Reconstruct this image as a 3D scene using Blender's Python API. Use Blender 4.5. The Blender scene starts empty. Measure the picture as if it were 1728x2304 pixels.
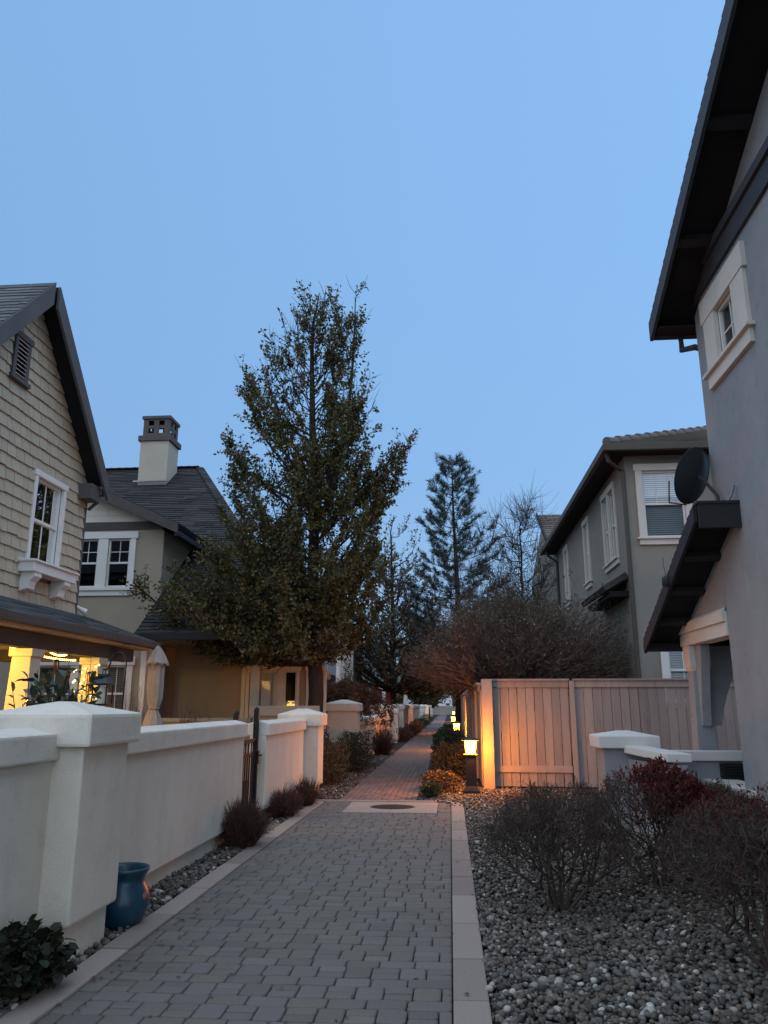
import bpy, bmesh, math, random
import numpy as np
from mathutils import Vector, Matrix

random.seed(7)
RNG = np.random.default_rng(7)
sc = bpy.context.scene
COL = sc.collection

# ------------------------------------------------------------------ camera
F, CX, CY, HC = 1734.0, 864.0, 1152.0, 1.6          # focal length and centre in photo pixels, eye height
PITCH = math.radians(14.114)
YAW = math.radians(4.764)
cam_d = bpy.data.cameras.new('camera')
cam = bpy.data.objects.new('camera', cam_d)
COL.objects.link(cam)
cam.location = (0, 0, HC)
cam.rotation_euler = (math.pi / 2 + PITCH, 0, YAW)
cam_d.sensor_width = 36.0
cam_d.lens = F / 2304 * 36.0
cam_d.clip_start = 0.05
cam_d.clip_end = 2000
sc.camera = cam

# ------------------------------------------------------------------ sky, dusk light, exposure
SUN_EL, SUN_AZ = math.radians(52), math.radians(185)      # broad afterglow of the western sky, behind the camera
world = bpy.data.worlds.new('World')
sc.world = world
world.use_nodes = True
wn = world.node_tree
for n_ in list(wn.nodes):
    wn.nodes.remove(n_)
w_out = wn.nodes.new('ShaderNodeOutputWorld')
w_add = wn.nodes.new('ShaderNodeAddShader')
bg1 = wn.nodes.new('ShaderNodeBackground')
bg2 = wn.nodes.new('ShaderNodeBackground')
sky = wn.nodes.new('ShaderNodeTexSky')
sky.sky_type = 'NISHITA'
sky.sun_disc = False
sky.sun_elevation = SUN_EL
sky.sun_rotation = SUN_AZ
sky.ozone_density = 3.0
bg1.inputs[1].default_value = 0.008
tc = wn.nodes.new('ShaderNodeTexCoord')
sep = wn.nodes.new('ShaderNodeSeparateXYZ')
ramp = wn.nodes.new('ShaderNodeValToRGB')
e = ramp.color_ramp.elements
e[0].position = 0.0
e[0].color = (0.36, 0.50, 0.67, 1)
e[1].position = 1.0
e[1].color = (0.26, 0.48, 0.84, 1)
for pos_, c_ in ((0.10, (0.285, 0.475, 0.74)), (0.30, (0.25, 0.47, 0.805)), (0.52, (0.245, 0.475, 0.83)), (0.74, (0.25, 0.48, 0.85))):
    x_ = e.new(pos_)
    x_.color = (*c_, 1)
bg2.inputs[1].default_value = 0.77
wn.links.new(tc.outputs['Generated'], sep.inputs[0])
wn.links.new(sep.outputs['Z'], ramp.inputs[0])
drift = wn.nodes.new('ShaderNodeMapRange')
drift.inputs[1].default_value, drift.inputs[2].default_value = -1.0, 1.0
drift.inputs[3].default_value, drift.inputs[4].default_value = 0.80, 1.14
wn.links.new(sep.outputs['X'], drift.inputs[0])
dm = wn.nodes.new('ShaderNodeVectorMath')
dm.operation = 'SCALE'
wn.links.new(ramp.outputs[0], dm.inputs[0])
wn.links.new(drift.outputs[0], dm.inputs['Scale'])
wn.links.new(dm.outputs[0], bg2.inputs[0])
wn.links.new(sky.outputs[0], bg1.inputs[0])
wn.links.new(bg1.outputs[0], w_add.inputs[0])
wn.links.new(bg2.outputs[0], w_add.inputs[1])
wn.links.new(w_add.outputs[0], w_out.inputs[0])

sun_d = bpy.data.lights.new('sun', 'SUN')
sun = bpy.data.objects.new('sun', sun_d)
COL.objects.link(sun)
sun_d.energy = 1.5
sun_d.angle = math.radians(150)
sun_d.color = (1.0, 0.97, 0.94)
# the lamp shines along its -Z; compass azimuth 180 = from -Y
sd = Vector((math.sin(SUN_AZ) * math.cos(SUN_EL), math.cos(SUN_AZ) * math.cos(SUN_EL), math.sin(SUN_EL)))
sun.rotation_euler = sd.to_track_quat('Z', 'Y').to_euler()

sc.view_settings.view_transform = 'Standard'
sc.view_settings.look = 'None'
sc.view_settings.exposure = 0.4
sc.view_settings.gamma = 1.0
sc.cycles.use_denoising = True
sc.cycles.max_bounces = 6
sc.cycles.transparent_max_bounces = 8
sc.cycles.sample_clamp_indirect = 4.0

# ------------------------------------------------------------------ photo pixels to directions
_fh = Vector((-math.sin(YAW), math.cos(YAW), 0))
_R = Vector((math.cos(YAW), math.sin(YAW), 0))
_Z = Vector((0, 0, 1))
_FW = _fh * math.cos(PITCH) + _Z * math.sin(PITCH)
_UP = -_fh * math.sin(PITCH) + _Z * math.cos(PITCH)
def _ray(u, v): return _FW * F + _R * (u - CX) - _UP * (v - CY)
def on_y(u, v, y):
    d = _ray(u, v)
    return Vector((0, 0, HC)) + d * (y / d.y)
def on_z(u, v, z=0.0):
    d = _ray(u, v)
    return Vector((0, 0, HC)) + d * ((z - HC) / d.z)

# ------------------------------------------------------------------ helpers: objects
def wloc(o):
    l = Vector((0, 0, 0))
    while o is not None:
        l += o.location
        o = o.parent
    return l
def tag(o, label=None, cat=None, group=None, kind=None):
    if label: o['label'] = label
    if cat: o['category'] = cat
    if group: o['group'] = group
    if kind: o['kind'] = kind
    return o
def thing(name, label, cat, loc=(0, 0, 0), group=None):
    o = bpy.data.objects.new(name, None)
    COL.objects.link(o)
    o.location = loc
    o.empty_display_size = 0.1
    return tag(o, label, cat, group)
def link(name, me, mat, parent=None, kind=None):
    o = bpy.data.objects.new(name, me)
    COL.objects.link(o)
    if mat is not None and len(me.materials) == 0:
        me.materials.append(mat)
    if parent is not None:
        o.parent = parent
    if kind: o['kind'] = kind
    return o
def copy_tree(o, parent=None):
    c = o.copy()
    COL.objects.link(c)
    c.parent = parent
    for ch in list(o.children):
        copy_tree(ch, c)
    return c

def np_mesh(name, v, tris=None, quads=None, smooth=False):
    me = bpy.data.meshes.new(name)
    v = np.asarray(v, np.float32).reshape(-1, 3)
    nt = 0 if tris is None else len(tris)
    nq = 0 if quads is None else len(quads)
    me.vertices.add(len(v))
    me.vertices.foreach_set('co', v.ravel())
    li = []
    if nt: li.append(np.asarray(tris, np.int32).ravel())
    if nq: li.append(np.asarray(quads, np.int32).ravel())
    li = np.concatenate(li)
    me.loops.add(len(li))
    me.loops.foreach_set('vertex_index', li)
    me.polygons.add(nt + nq)
    st = np.concatenate([np.arange(nt) * 3, nt * 3 + np.arange(nq) * 4]).astype(np.int32)
    me.polygons.foreach_set('loop_start', st)
    if smooth:
        me.polygons.foreach_set('use_smooth', np.ones(nt + nq, bool))
    me.update(calc_edges=True)
    return me

class MB:
    """collects shapes in world coordinates, build() links them as one mesh object"""
    def __init__(s):
        s.v, s.f, s.M = [], [], None
    def frame(s, o, u, n):
        o, u, n = Vector(o), Vector(u), Vector(n)
        s.M = (o, u, n)
        return s
    def add(s, vs, fs):
        k = len(s.v)
        if s.M:
            o, u, n = s.M
            vs = [o + u * p[0] + Vector((0, 0, 1)) * p[1] + n * p[2] for p in vs]
        s.v += [Vector(p) for p in vs]
        s.f += [tuple(i + k for i in q) for q in fs]
        return s
    def box(s, x0, x1, y0, y1, z0, z1):
        return s.add([(x0, y0, z0), (x1, y0, z0), (x1, y1, z0), (x0, y1, z0), (x0, y0, z1), (x1, y0, z1), (x1, y1, z1), (x0, y1, z1)],
                     [(0, 3, 2, 1), (4, 5, 6, 7), (0, 1, 5, 4), (1, 2, 6, 5), (2, 3, 7, 6), (3, 0, 4, 7)])
    def quad(s, a, b, c, d): return s.add([a, b, c, d], [(0, 1, 2, 3)])
    def prism(s, poly, axis, a, b):
        n = len(poly)
        f = {'x': lambda p, t: (t, p[0], p[1]), 'y': lambda p, t: (p[0], t, p[1]), 'z': lambda p, t: (p[0], p[1], t)}[axis]
        vs = [f(p, a) for p in poly] + [f(p, b) for p in poly]
        fs = [tuple(range(n))[::-1], tuple(range(n, 2 * n))] + [(i, (i + 1) % n, n + (i + 1) % n, n + i) for i in range(n)]
        return s.add(vs, fs)
    def taper(s, c, z0, z1, a0, b0, a1, b1):
        x, y = c
        vs = [(x + i * a0, y + j * b0, z0) for i, j in ((-1, -1), (1, -1), (1, 1), (-1, 1))] + [(x + i * a1, y + j * b1, z1) for i, j in ((-1, -1), (1, -1), (1, 1), (-1, 1))]
        return s.add(vs, [(0, 3, 2, 1), (4, 5, 6, 7), (0, 1, 5, 4), (1, 2, 6, 5), (2, 3, 7, 6), (3, 0, 4, 7)])
    def slab(s, p, u, w, n, t):
        """parallelogram p + u,w thickened by t along n"""
        p, u, w, n = Vector(p), Vector(u), Vector(w), Vector(n).normalized() * t
        a = [p, p + u, p + u + w, p + w]
        return s.add(a + [q + n for q in a], [(0, 3, 2, 1), (4, 5, 6, 7), (0, 1, 5, 4), (1, 2, 6, 5), (2, 3, 7, 6), (3, 0, 4, 7)])
    def poly_slab(s, pts, n, t):
        n = Vector(n).normalized() * t
        k = len(pts)
        a = [Vector(p) for p in pts]
        return s.add(a + [q + n for q in a], [tuple(range(k))[::-1], tuple(range(k, 2 * k))] + [(i, (i + 1) % k, k + (i + 1) % k, k + i) for i in range(k)])
    def bar(s, a, b, w, h=None, up=(0, 0, 1)):
        a, b = Vector(a), Vector(b)
        h = h or w
        d = (b - a).normalized()
        x = d.cross(Vector(up))
        if x.length < 1e-4: x = d.cross(Vector((0, 1, 0)))
        x.normalize()
        y = x.cross(d)
        vs = [q + x * i * w / 2 + y * j * h / 2 for q in (a, b) for i, j in ((-1, -1), (1, -1), (1, 1), (-1, 1))]
        return s.add(vs, [(0, 3, 2, 1), (4, 5, 6, 7), (0, 1, 5, 4), (1, 2, 6, 5), (2, 3, 7, 6), (3, 0, 4, 7)])
    def tube(s, pts, r, n=8):
        pts = [Vector(p) for p in pts]
        rs = r if isinstance(r, (list, tuple)) else [r] * len(pts)
        vs = []
        for i, p in enumerate(pts):
            d = (pts[min(i + 1, len(pts) - 1)] - pts[max(i - 1, 0)]).normalized()
            x = d.cross(Vector((0.31, 0.22, 0.92)))
            if x.length < 1e-3: x = d.cross(Vector((1, 0, 0)))
            x.normalize()
            y = d.cross(x)
            vs += [p + (x * math.cos(t) + y * math.sin(t)) * rs[i] for t in [2 * math.pi * j / n for j in range(n)]]
        fs = [(i * n + j, i * n + (j + 1) % n, (i + 1) * n + (j + 1) % n, (i + 1) * n + j) for i in range(len(pts) - 1) for j in range(n)]
        fs += [tuple(range(n))[::-1], tuple(range((len(pts) - 1) * n, len(pts) * n))]
        return s.add(vs, fs)
    def lathe(s, prof, c, n=24):
        vs = [(c[0] + r * math.cos(t), c[1] + r * math.sin(t), c[2] + z) for r, z in prof for t in [2 * math.pi * j / n for j in range(n)]]
        m = len(prof)
        fs = [(i * n + j, i * n + (j + 1) % n, (i + 1) * n + (j + 1) % n, (i + 1) * n + j) for i in range(m - 1) for j in range(n)]
        fs += [tuple(range(n))[::-1], tuple(range((m - 1) * n, m * n))]
        return s.add(vs, fs)
    def holes(s, w, h, hs, depth=0.12, b0=0.0):
        """wall face in the current frame: 0..w by b0..h minus rectangles, with reveals"""
        xs = sorted({0.0, w} | {q for r in hs for q in r[:2]})
        zs = sorted({b0, h} | {q for r in hs for q in r[2:]})
        for i in range(len(xs) - 1):
            for j in range(len(zs) - 1):
                mx, mz = (xs[i] + xs[i + 1]) / 2, (zs[j] + zs[j + 1]) / 2
                if not any(r[0] < mx < r[1] and r[2] < mz < r[3] for r in hs):
                    s.quad((xs[i], zs[j], 0), (xs[i + 1], zs[j], 0), (xs[i + 1], zs[j + 1], 0), (xs[i], zs[j + 1], 0))
        for a, b, c, d in hs:
            for p, q in (((a, c), (b, c)), ((b, c), (b, d)), ((b, d), (a, d)), ((a, d), (a, c))):
                s.quad((*p, 0), (*q, 0), (*q, -depth), (*p, -depth))
        return s
    def build(s, name, mat, parent=None, bevel=0.0, smooth=False, recalc=True, kind=None):
        off = wloc(parent)
        me = bpy.data.meshes.new(name)
        me.from_pydata([tuple(p - off) for p in s.v], [], s.f)
        if recalc or bevel:
            bm = bmesh.new()
            bm.from_mesh(me)
            if bevel:
                bmesh.ops.remove_doubles(bm, verts=bm.verts, dist=1e-5)
                bmesh.ops.recalc_face_normals(bm, faces=bm.faces)
                ed = [q for q in bm.edges if len(q.link_faces) == 2 and q.calc_face_angle(0) > 0.5]
                bmesh.ops.bevel(bm, geom=ed, offset=bevel, segments=2, affect='EDGES', profile=0.6, clamp_overlap=True)
            else:
                bmesh.ops.recalc_face_normals(bm, faces=bm.faces)
            bm.to_mesh(me)
            bm.free()
        if smooth:
            for p in me.polygons: p.use_smooth = True
        return link(name, me, mat, parent, kind)

# ------------------------------------------------------------------ helpers: materials
MATS = {}
def new_mat(name):
    m = bpy.data.materials.new(name)
    m.use_nodes = True
    nt = m.node_tree
    b = nt.nodes['Principled BSDF']
    return m, nt, b
def node(nt, t, **kw):
    n = nt.nodes.new(t)
    for k, v in kw.items():
        if k in n.inputs: n.inputs[k].default_value = v
        else: setattr(n, k, v)
    return n
def ramp_node(nt, stops):
    r = nt.nodes.new('ShaderNodeValToRGB')
    el = r.color_ramp.elements
    while len(el) > 1: el.remove(el[0])
    el[0].position, el[0].color = stops[0][0], (*stops[0][1], 1)
    for p, c in stops[1:]:
        x = el.new(p)
        x.color = (*c, 1)
    return r
def surf(name, col, rough=0.85, var=0.12, vscale=1.5, bump=0.0, bscale=120.0, bdist=0.004, stains=0.0, metal=0.0, spec=0.3, stretch=None, detail=4.0, streak=0.0, objvar=0.0):
    """painted, rendered or bare surface: slow colour drift, grain, fine relief"""
    m, nt, b = new_mat(name)
    L = nt.links.new
    tcn = node(nt, 'ShaderNodeTexCoord')
    src = tcn.outputs['Object']
    if stretch:
        mp = node(nt, 'ShaderNodeMapping')
        mp.inputs['Scale'].default_value = stretch
        L(src, mp.inputs[0])
        src = mp.outputs[0]
    n1 = node(nt, 'ShaderNodeTexNoise', Scale=vscale, Detail=detail, Roughness=0.6)
    L(src, n1.inputs['Vector'])
    lo = tuple(max(0, c * (1 - var)) for c in col)
    hi = tuple(min(1, c * (1 + var)) for c in col)
    r1 = ramp_node(nt, [(0.3, lo), (0.7, hi)])
    L(n1.outputs['Fac'], r1.inputs[0])
    out = r1.outputs[0]
    if stains:
        n3 = node(nt, 'ShaderNodeTexNoise', Scale=vscale * 5, Detail=6.0, Roughness=0.7)
        L(src, n3.inputs['Vector'])
        r3 = ramp_node(nt, [(0.52, (1, 1, 1)), (0.75, (1 - stains,) * 3)])
        L(n3.outputs['Fac'], r3.inputs[0])
        mx = node(nt, 'ShaderNodeMix', data_type='RGBA', blend_type='MULTIPLY')
        mx.inputs[0].default_value = 1.0
        L(out, mx.inputs[6])
        L(r3.outputs[0], mx.inputs[7])
        out = mx.outputs[2]
    if streak:
        mp2 = node(nt, 'ShaderNodeMapping')
        mp2.inputs['Scale'].default_value = (3.2, 3.2, 0.55)
        L(tcn.outputs['Object'], mp2.inputs[0])
        n4 = node(nt, 'ShaderNodeTexNoise', Scale=1.0, Detail=5.0, Roughness=0.65)
        L(mp2.outputs[0], n4.inputs['Vector'])
        r4 = ramp_node(nt, [(0.45, (1, 1, 1)), (0.72, (1 - streak, 1 - streak, 1 - streak * 1.1))])
        L(n4.outputs['Fac'], r4.inputs[0])
        mx4 = node(nt, 'ShaderNodeMix', data_type='RGBA', blend_type='MULTIPLY')
        mx4.inputs[0].default_value = 1.0
        L(out, mx4.inputs[6])
        L(r4.outputs[0], mx4.inputs[7])
        out = mx4.outputs[2]
    if objvar:
        oi = node(nt, 'ShaderNodeObjectInfo')
        r5 = ramp_node(nt, [(0, (1 - objvar,) * 3), (1, (1 + objvar, 1 + objvar * 0.9, 1 + objvar * 0.8))])
        L(oi.outputs['Random'], r5.inputs[0])
        mx5 = node(nt, 'ShaderNodeMix', data_type='RGBA', blend_type='MULTIPLY')
        mx5.inputs[0].default_value = 1.0
        L(out, mx5.inputs[6])
        L(r5.outputs[0], mx5.inputs[7])
        out = mx5.outputs[2]
    L(out, b.inputs['Base Color'])
    b.inputs['Roughness'].default_value = rough
    b.inputs['Metallic'].default_value = metal
    b.inputs['Specular IOR Level'].default_value = spec
    if bump:
        n2 = node(nt, 'ShaderNodeTexNoise', Scale=bscale, Detail=3.0, Roughness=0.6)
        L(src, n2.inputs['Vector'])
        bp = node(nt, 'ShaderNodeBump', Strength=bump, Distance=bdist)
        L(n2.outputs['Fac'], bp.inputs['Height'])
        L(bp.outputs[0], b.inputs['Normal'])
    MATS[name] = m
    return m
def island(name, stops, rough=0.8, translucent=0.0, bump=0.0, bscale=60.0, spec=0.3, obj_random=False, grain=0.0):
    """colour picked at random for each loose piece (leaf, pebble, paver, shingle)"""
    m, nt, b = new_mat(name)
    L = nt.links.new
    g = node(nt, 'ShaderNodeNewGeometry')
    fac = g.outputs['Random Per Island']
    if obj_random:
        oi = node(nt, 'ShaderNodeObjectInfo')
        fac = oi.outputs['Random']
    r = ramp_node(nt, stops)
    L(fac, r.inputs[0])
    out = r.outputs[0]
    tcn = node(nt, 'ShaderNodeTexCoord')
    if grain:
        n3 = node(nt, 'ShaderNodeTexNoise', Scale=bscale * 0.7, Detail=5.0, Roughness=0.75)
        L(g.outputs['Position'], n3.inputs['Vector'])
        r3 = ramp_node(nt, [(0.3, (1 - grain,) * 3), (0.7, (1 + grain,) * 3)])
        L(n3.outputs['Fac'], r3.inputs[0])
        mx = node(nt, 'ShaderNodeMix', data_type='RGBA', blend_type='MULTIPLY')
        mx.inputs[0].default_value = 1.0
        L(out, mx.inputs[6])
        L(r3.outputs[0], mx.inputs[7])
        out = mx.outputs[2]
    L(out, b.inputs['Base Color'])
    b.inputs['Roughness'].default_value = rough
    b.inputs['Specular IOR Level'].default_value = spec
    if bump:
        n2 = node(nt, 'ShaderNodeTexNoise', Scale=bscale, Detail=4.0, Roughness=0.7)
        L(g.outputs['Position'], n2.inputs['Vector'])
        bp = node(nt, 'ShaderNodeBump', Strength=bump, Distance=0.004)
        L(n2.outputs['Fac'], bp.inputs['Height'])
        L(bp.outputs[0], b.inputs['Normal'])
    if translucent:
        tr = node(nt, 'ShaderNodeBsdfTranslucent')
        L(out, tr.inputs[0])
        mxs = node(nt, 'ShaderNodeMixShader')
        mxs.inputs[0].default_value = translucent
        o_ = nt.nodes['Material Output']
        L(b.outputs[0], mxs.inputs[1])
        L(tr.outputs[0], mxs.inputs[2])
        L(mxs.outputs[0], o_.inputs[0])
    MATS[name] = m
    return m
def emit(name, col, strength):
    m, nt, b = new_mat(name)
    b.inputs['Base Color'].default_value = (*col, 1)
    b.inputs['Emission Color'].default_value = (*col, 1)
    b.inputs['Emission Strength'].default_value = strength
    MATS[name] = m
    return m
def glass_mat(name, tint=(0.9, 0.95, 0.95), ior=1.5):
    m, nt, b = new_mat(name)
    L = nt.links.new
    nt.nodes.remove(b)
    t = node(nt, 'ShaderNodeBsdfTransparent')
    t.inputs[0].default_value = (*tint, 1)
    gl = node(nt, 'ShaderNodeBsdfGlossy', Roughness=0.02)
    fr = node(nt, 'ShaderNodeFresnel', IOR=ior)
    geo = node(nt, 'ShaderNodeTexCoord')
    nz = node(nt, 'ShaderNodeTexNoise', Scale=1.3, Detail=1.0)
    bp = node(nt, 'ShaderNodeBump', Strength=0.05, Distance=0.05)
    L(geo.outputs['Object'], nz.inputs['Vector'])
    L(nz.outputs['Fac'], bp.inputs['Height'])
    L(bp.outputs[0], gl.inputs['Normal'])
    mx = node(nt, 'ShaderNodeMixShader')
    L(fr.outputs[0], mx.inputs[0])
    L(t.outputs[0], mx.inputs[1])
    L(gl.outputs[0], mx.inputs[2])
    L(mx.outputs[0], nt.nodes['Material Output'].inputs[0])
    MATS[name] = m
    return m

cream = surf('cream_stucco', (0.67, 0.608, 0.50), 0.92, 0.07, 1.1, 0.8, 95, 0.0045, stains=0.14, streak=0.07)
cream_cap = surf('cream_coping', (0.66, 0.61, 0.51), 0.92, 0.07, 1.6, 0.8, 95, 0.0045, stains=0.18)
a_shingle = island('tan_shingle', [(0, (0.40, 0.345, 0.25)), (0.5, (0.425, 0.37, 0.27)), (1, (0.45, 0.395, 0.29))], 0.85, bump=0.35, bscale=40, grain=0.10, obj_random=True)
a_shingle2 = surf('tan_backing', (0.16, 0.125, 0.08), 0.9)
white = surf('white_trim_paint', (0.70, 0.68, 0.63), 0.6, 0.04, 2.0, 0.1, 60)
brown = surf('brown_trim_paint', (0.082, 0.068, 0.060), 0.7, 0.12, 2.5, 0.15, 60)
a_rake = surf('grey_brown_rake_paint', (0.095, 0.09, 0.086), 0.7, 0.1, 2.5, 0.15, 60)
b_stucco = surf('beige_stucco', (0.35, 0.30, 0.225), 0.93, 0.06, 0.8, 0.5, 170, 0.004, stains=0.08)
r1_stucco = surf('grey_stucco', (0.275, 0.282, 0.288), 0.93, 0.10, 0.9, 0.9, 70, 0.007, stains=0.18, streak=0.05)
r2_stucco = surf('taupe_stucco', (0.245, 0.222, 0.185), 0.93, 0.06, 0.8, 0.5, 150, 0.004, stains=0.08)
c_stucco = surf('blue_grey_stucco', (0.20, 0.22, 0.25), 0.93, 0.05, 0.8, 0.4, 150)
far_white = surf('far_white_wall', (0.7, 0.68, 0.66), 0.9, 0.04)
dark_fascia = surf('dark_fascia_paint', (0.022, 0.021, 0.022), 0.65, 0.15, 2.5, 0.1, 50)
dark_soffit = surf('dark_soffit_paint', (0.014, 0.013, 0.014), 0.8, 0.12, 2.0)
slate_band = surf('slate_band_paint', (0.052, 0.056, 0.065), 0.7, 0.1, 2.5)
r_trim = surf('stone_coloured_trim', (0.60, 0.56, 0.49), 0.85, 0.06, 2.0, 0.4, 130)
roof_dark = island('charcoal_roof_shingle', [(0, (0.020, 0.020, 0.021)), (0.5, (0.034, 0.033, 0.033)), (1, (0.054, 0.050, 0.049))], 0.95, bump=0.5, bscale=90, grain=0.25)
roof_grey = island('grey_roof_shingle', [(0, (0.075, 0.082, 0.084)), (0.5, (0.10, 0.107, 0.108)), (1, (0.135, 0.14, 0.14))], 0.95, bump=0.5, bscale=90, grain=0.25)
roof_green = island('green_grey_roof_shingle', [(0, (0.07, 0.09, 0.085)), (1, (0.11, 0.13, 0.12))], 0.95, grain=0.2)
roof_tile = island('brown_roof_tile', [(0, (0.10, 0.085, 0.07)), (0.5, (0.135, 0.115, 0.095)), (1, (0.17, 0.145, 0.12))], 0.9, bump=0.4, bscale=60, grain=0.2)
fence_m = surf('fence_paint', (0.255, 0.232, 0.215), 0.8, 0.13, 2.2, 0.35, 30, 0.004, stretch=(1, 1, 0.12), stains=0.35, objvar=0.16)
fence_post = surf('fence_post_paint', (0.30, 0.265, 0.235), 0.8, 0.12, 2.2, 0.35, 30, 0.004, stretch=(1, 1, 0.12), stains=0.2)
black_iron = surf('black_iron', (0.012, 0.012, 0.014), 0.45, 0.3, 8, 0.2, 80, metal=0.6, spec=0.5)
rust_iron = surf('rusty_iron', (0.11, 0.035, 0.02), 0.75, 0.5, 14, 0.4, 80, metal=0.2)
dark_bronze = surf('dark_bronze_paint', (0.018, 0.015, 0.013), 0.5, 0.25, 6, 0.15, 90)
dish_m = surf('dark_grey_dish', (0.03, 0.032, 0.036), 0.55, 0.15, 3)
steel = surf('galvanised_steel', (0.28, 0.28, 0.29), 0.45, 0.15, 5, metal=0.7)
concrete = surf('concrete', (0.33, 0.275, 0.225), 0.92, 0.12, 1.7, 0.5, 130, 0.004, stains=0.18)
kerb_m = island('concrete_kerb', [(0, (0.225, 0.185, 0.155)), (0.5, (0.28, 0.235, 0.195)), (1, (0.33, 0.275, 0.235))], 0.92, bump=0.5, bscale=110, grain=0.16, obj_random=True)
iron_lid = surf('cast_iron_lid', (0.05, 0.038, 0.03), 0.6, 0.35, 12, 0.4, 90, metal=0.3)
paver_m = island('tan_grey_paver', [(0, (0.132, 0.118, 0.103)), (0.25, (0.150, 0.136, 0.118)), (0.5, (0.160, 0.144, 0.116)), (0.75, (0.150, 0.136, 0.126)), (1, (0.176, 0.158, 0.136))], 0.9, bump=0.6, bscale=120, grain=0.20, obj_random=True)
paver_s = island('tan_grey_paver_joined', [(0, (0.132, 0.118, 0.103)), (0.25, (0.150, 0.136, 0.118)), (0.5, (0.160, 0.144, 0.116)), (0.75, (0.150, 0.136, 0.126)), (1, (0.176, 0.158, 0.136))], 0.9, bump=0.6, bscale=120, grain=0.20)
paver_far = island('red_brown_paver_joined', [(0, (0.135, 0.10, 0.085)), (0.5, (0.165, 0.125, 0.105)), (1, (0.20, 0.155, 0.13))], 0.9, bump=0.5, bscale=110, grain=0.2)
joint_m = surf('joint_sand', (0.03, 0.026, 0.022), 0.95, 0.3, 20)
soil = surf('dark_soil', (0.024, 0.019, 0.015), 0.98, 0.35, 9, 0.8, 45, 0.01)
pebble = island('river_pebble', [(0, (0.034, 0.028, 0.022)), (0.2, (0.066, 0.054, 0.042)), (0.42, (0.096, 0.081, 0.062)), (0.58, (0.125, 0.098, 0.070)), (0.72, (0.094, 0.096, 0.084)), (0.88, (0.165, 0.145, 0.118)), (0.96, (0.27, 0.245, 0.21)), (1, (0.50, 0.47, 0.41))], 0.62, bump=0.3, bscale=90, grain=0.25, spec=0.35)
bark = surf('dark_bark', (0.035, 0.026, 0.02), 0.95, 0.35, 10, 0.9, 30, 0.02, stretch=(1, 1, 0.25))
bark_pale = surf('grey_bark', (0.10, 0.085, 0.07), 0.95, 0.3, 10, 0.6, 40, 0.01)
twig_m = island('grey_brown_twig', [(0, (0.045, 0.032, 0.024)), (0.6, (0.075, 0.055, 0.042)), (1, (0.12, 0.092, 0.072))], 0.9)
twig_tan = island('tan_brown_twig', [(0, (0.075, 0.045, 0.035)), (0.6, (0.12, 0.075, 0.055)), (1, (0.22, 0.16, 0.125))], 0.9)
twig_red = island('russet_stem', [(0, (0.055, 0.028, 0.022)), (0.6, (0.095, 0.045, 0.034)), (1, (0.14, 0.075, 0.055))], 0.9)
leaf_pear = island('olive_pear_leaf', [(0, (0.055, 0.055, 0.016)), (0.4, (0.090, 0.090, 0.026)), (0.72, (0.122, 0.105, 0.033)), (0.9, (0.14, 0.095, 0.034)), (1, (0.16, 0.08, 0.034))], 0.5, 0.25, spec=0.4)
leaf_far = island('grey_olive_leaf', [(0, (0.075, 0.072, 0.045)), (0.6, (0.115, 0.108, 0.065)), (1, (0.17, 0.13, 0.07))], 0.6, 0.25)
leaf_yel = island('yellow_brown_leaf', [(0, (0.09, 0.065, 0.02)), (0.6, (0.13, 0.09, 0.03)), (1, (0.17, 0.10, 0.04))], 0.6, 0.25)
leaf_pod = island('grey_brown_seed_pod', [(0, (0.075, 0.066, 0.045)), (0.6, (0.125, 0.105, 0.072)), (0.93, (0.18, 0.15, 0.11)), (1, (0.38, 0.34, 0.27))], 0.7, 0.15)
leaf_red = island('dark_red_leaf', [(0, (0.050, 0.008, 0.009)), (0.6, (0.095, 0.012, 0.013)), (1, (0.13, 0.024, 0.018))], 0.55, 0.2)
leaf_rust = island('rust_leaf', [(0, (0.09, 0.04, 0.02)), (0.6, (0.12, 0.055, 0.03)), (1, (0.16, 0.085, 0.05))], 0.6, 0.2)
leaf_hedge = island('dark_hedge_leaf', [(0, (0.022, 0.034, 0.014)), (0.6, (0.036, 0.05, 0.02)), (1, (0.06, 0.065, 0.028))], 0.45, 0.15)
leaf_brownhedge = island('brown_green_hedge_leaf', [(0, (0.045, 0.036, 0.018)), (0.6, (0.075, 0.055, 0.026)), (1, (0.12, 0.085, 0.045))], 0.6, 0.15)
leaf_laurel = island('glossy_laurel_leaf', [(0, (0.02, 0.034, 0.017)), (0.6, (0.032, 0.052, 0.025)), (1, (0.055, 0.075, 0.036))], 0.3, 0.1, spec=0.5)
leaf_dark = island('dark_crinkled_leaf', [(0, (0.012, 0.018, 0.010)), (0.6, (0.022, 0.030, 0.015)), (1, (0.045, 0.038, 0.024))], 0.65, 0.1)
needle_m = island('blue_green_needle', [(0, (0.020, 0.036, 0.028)), (0.7, (0.036, 0.056, 0.042)), (1, (0.06, 0.075, 0.05))], 0.6, 0.1)
glass_w = glass_mat('window_glass', ior=1.3)
glass_r = glass_mat('reflective_window_glass', ior=1.9)
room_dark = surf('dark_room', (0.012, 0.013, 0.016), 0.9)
blind_m = surf('white_blind', (0.78, 0.78, 0.77), 0.6, 0.05)
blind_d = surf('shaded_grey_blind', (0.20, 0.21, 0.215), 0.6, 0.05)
curtain_m = surf('white_curtain', (0.62, 0.62, 0.60), 0.8, 0.05)
canvas = surf('taupe_canvas', (0.30, 0.25, 0.22), 0.9, 0.12, 5, 0.3, 220, 0.002)
pot_blue = surf('teal_blue_glaze', (0.010, 0.052, 0.085), 0.35, 0.3, 5, 0.2, 30, stains=0.3, spec=0.5)
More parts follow.
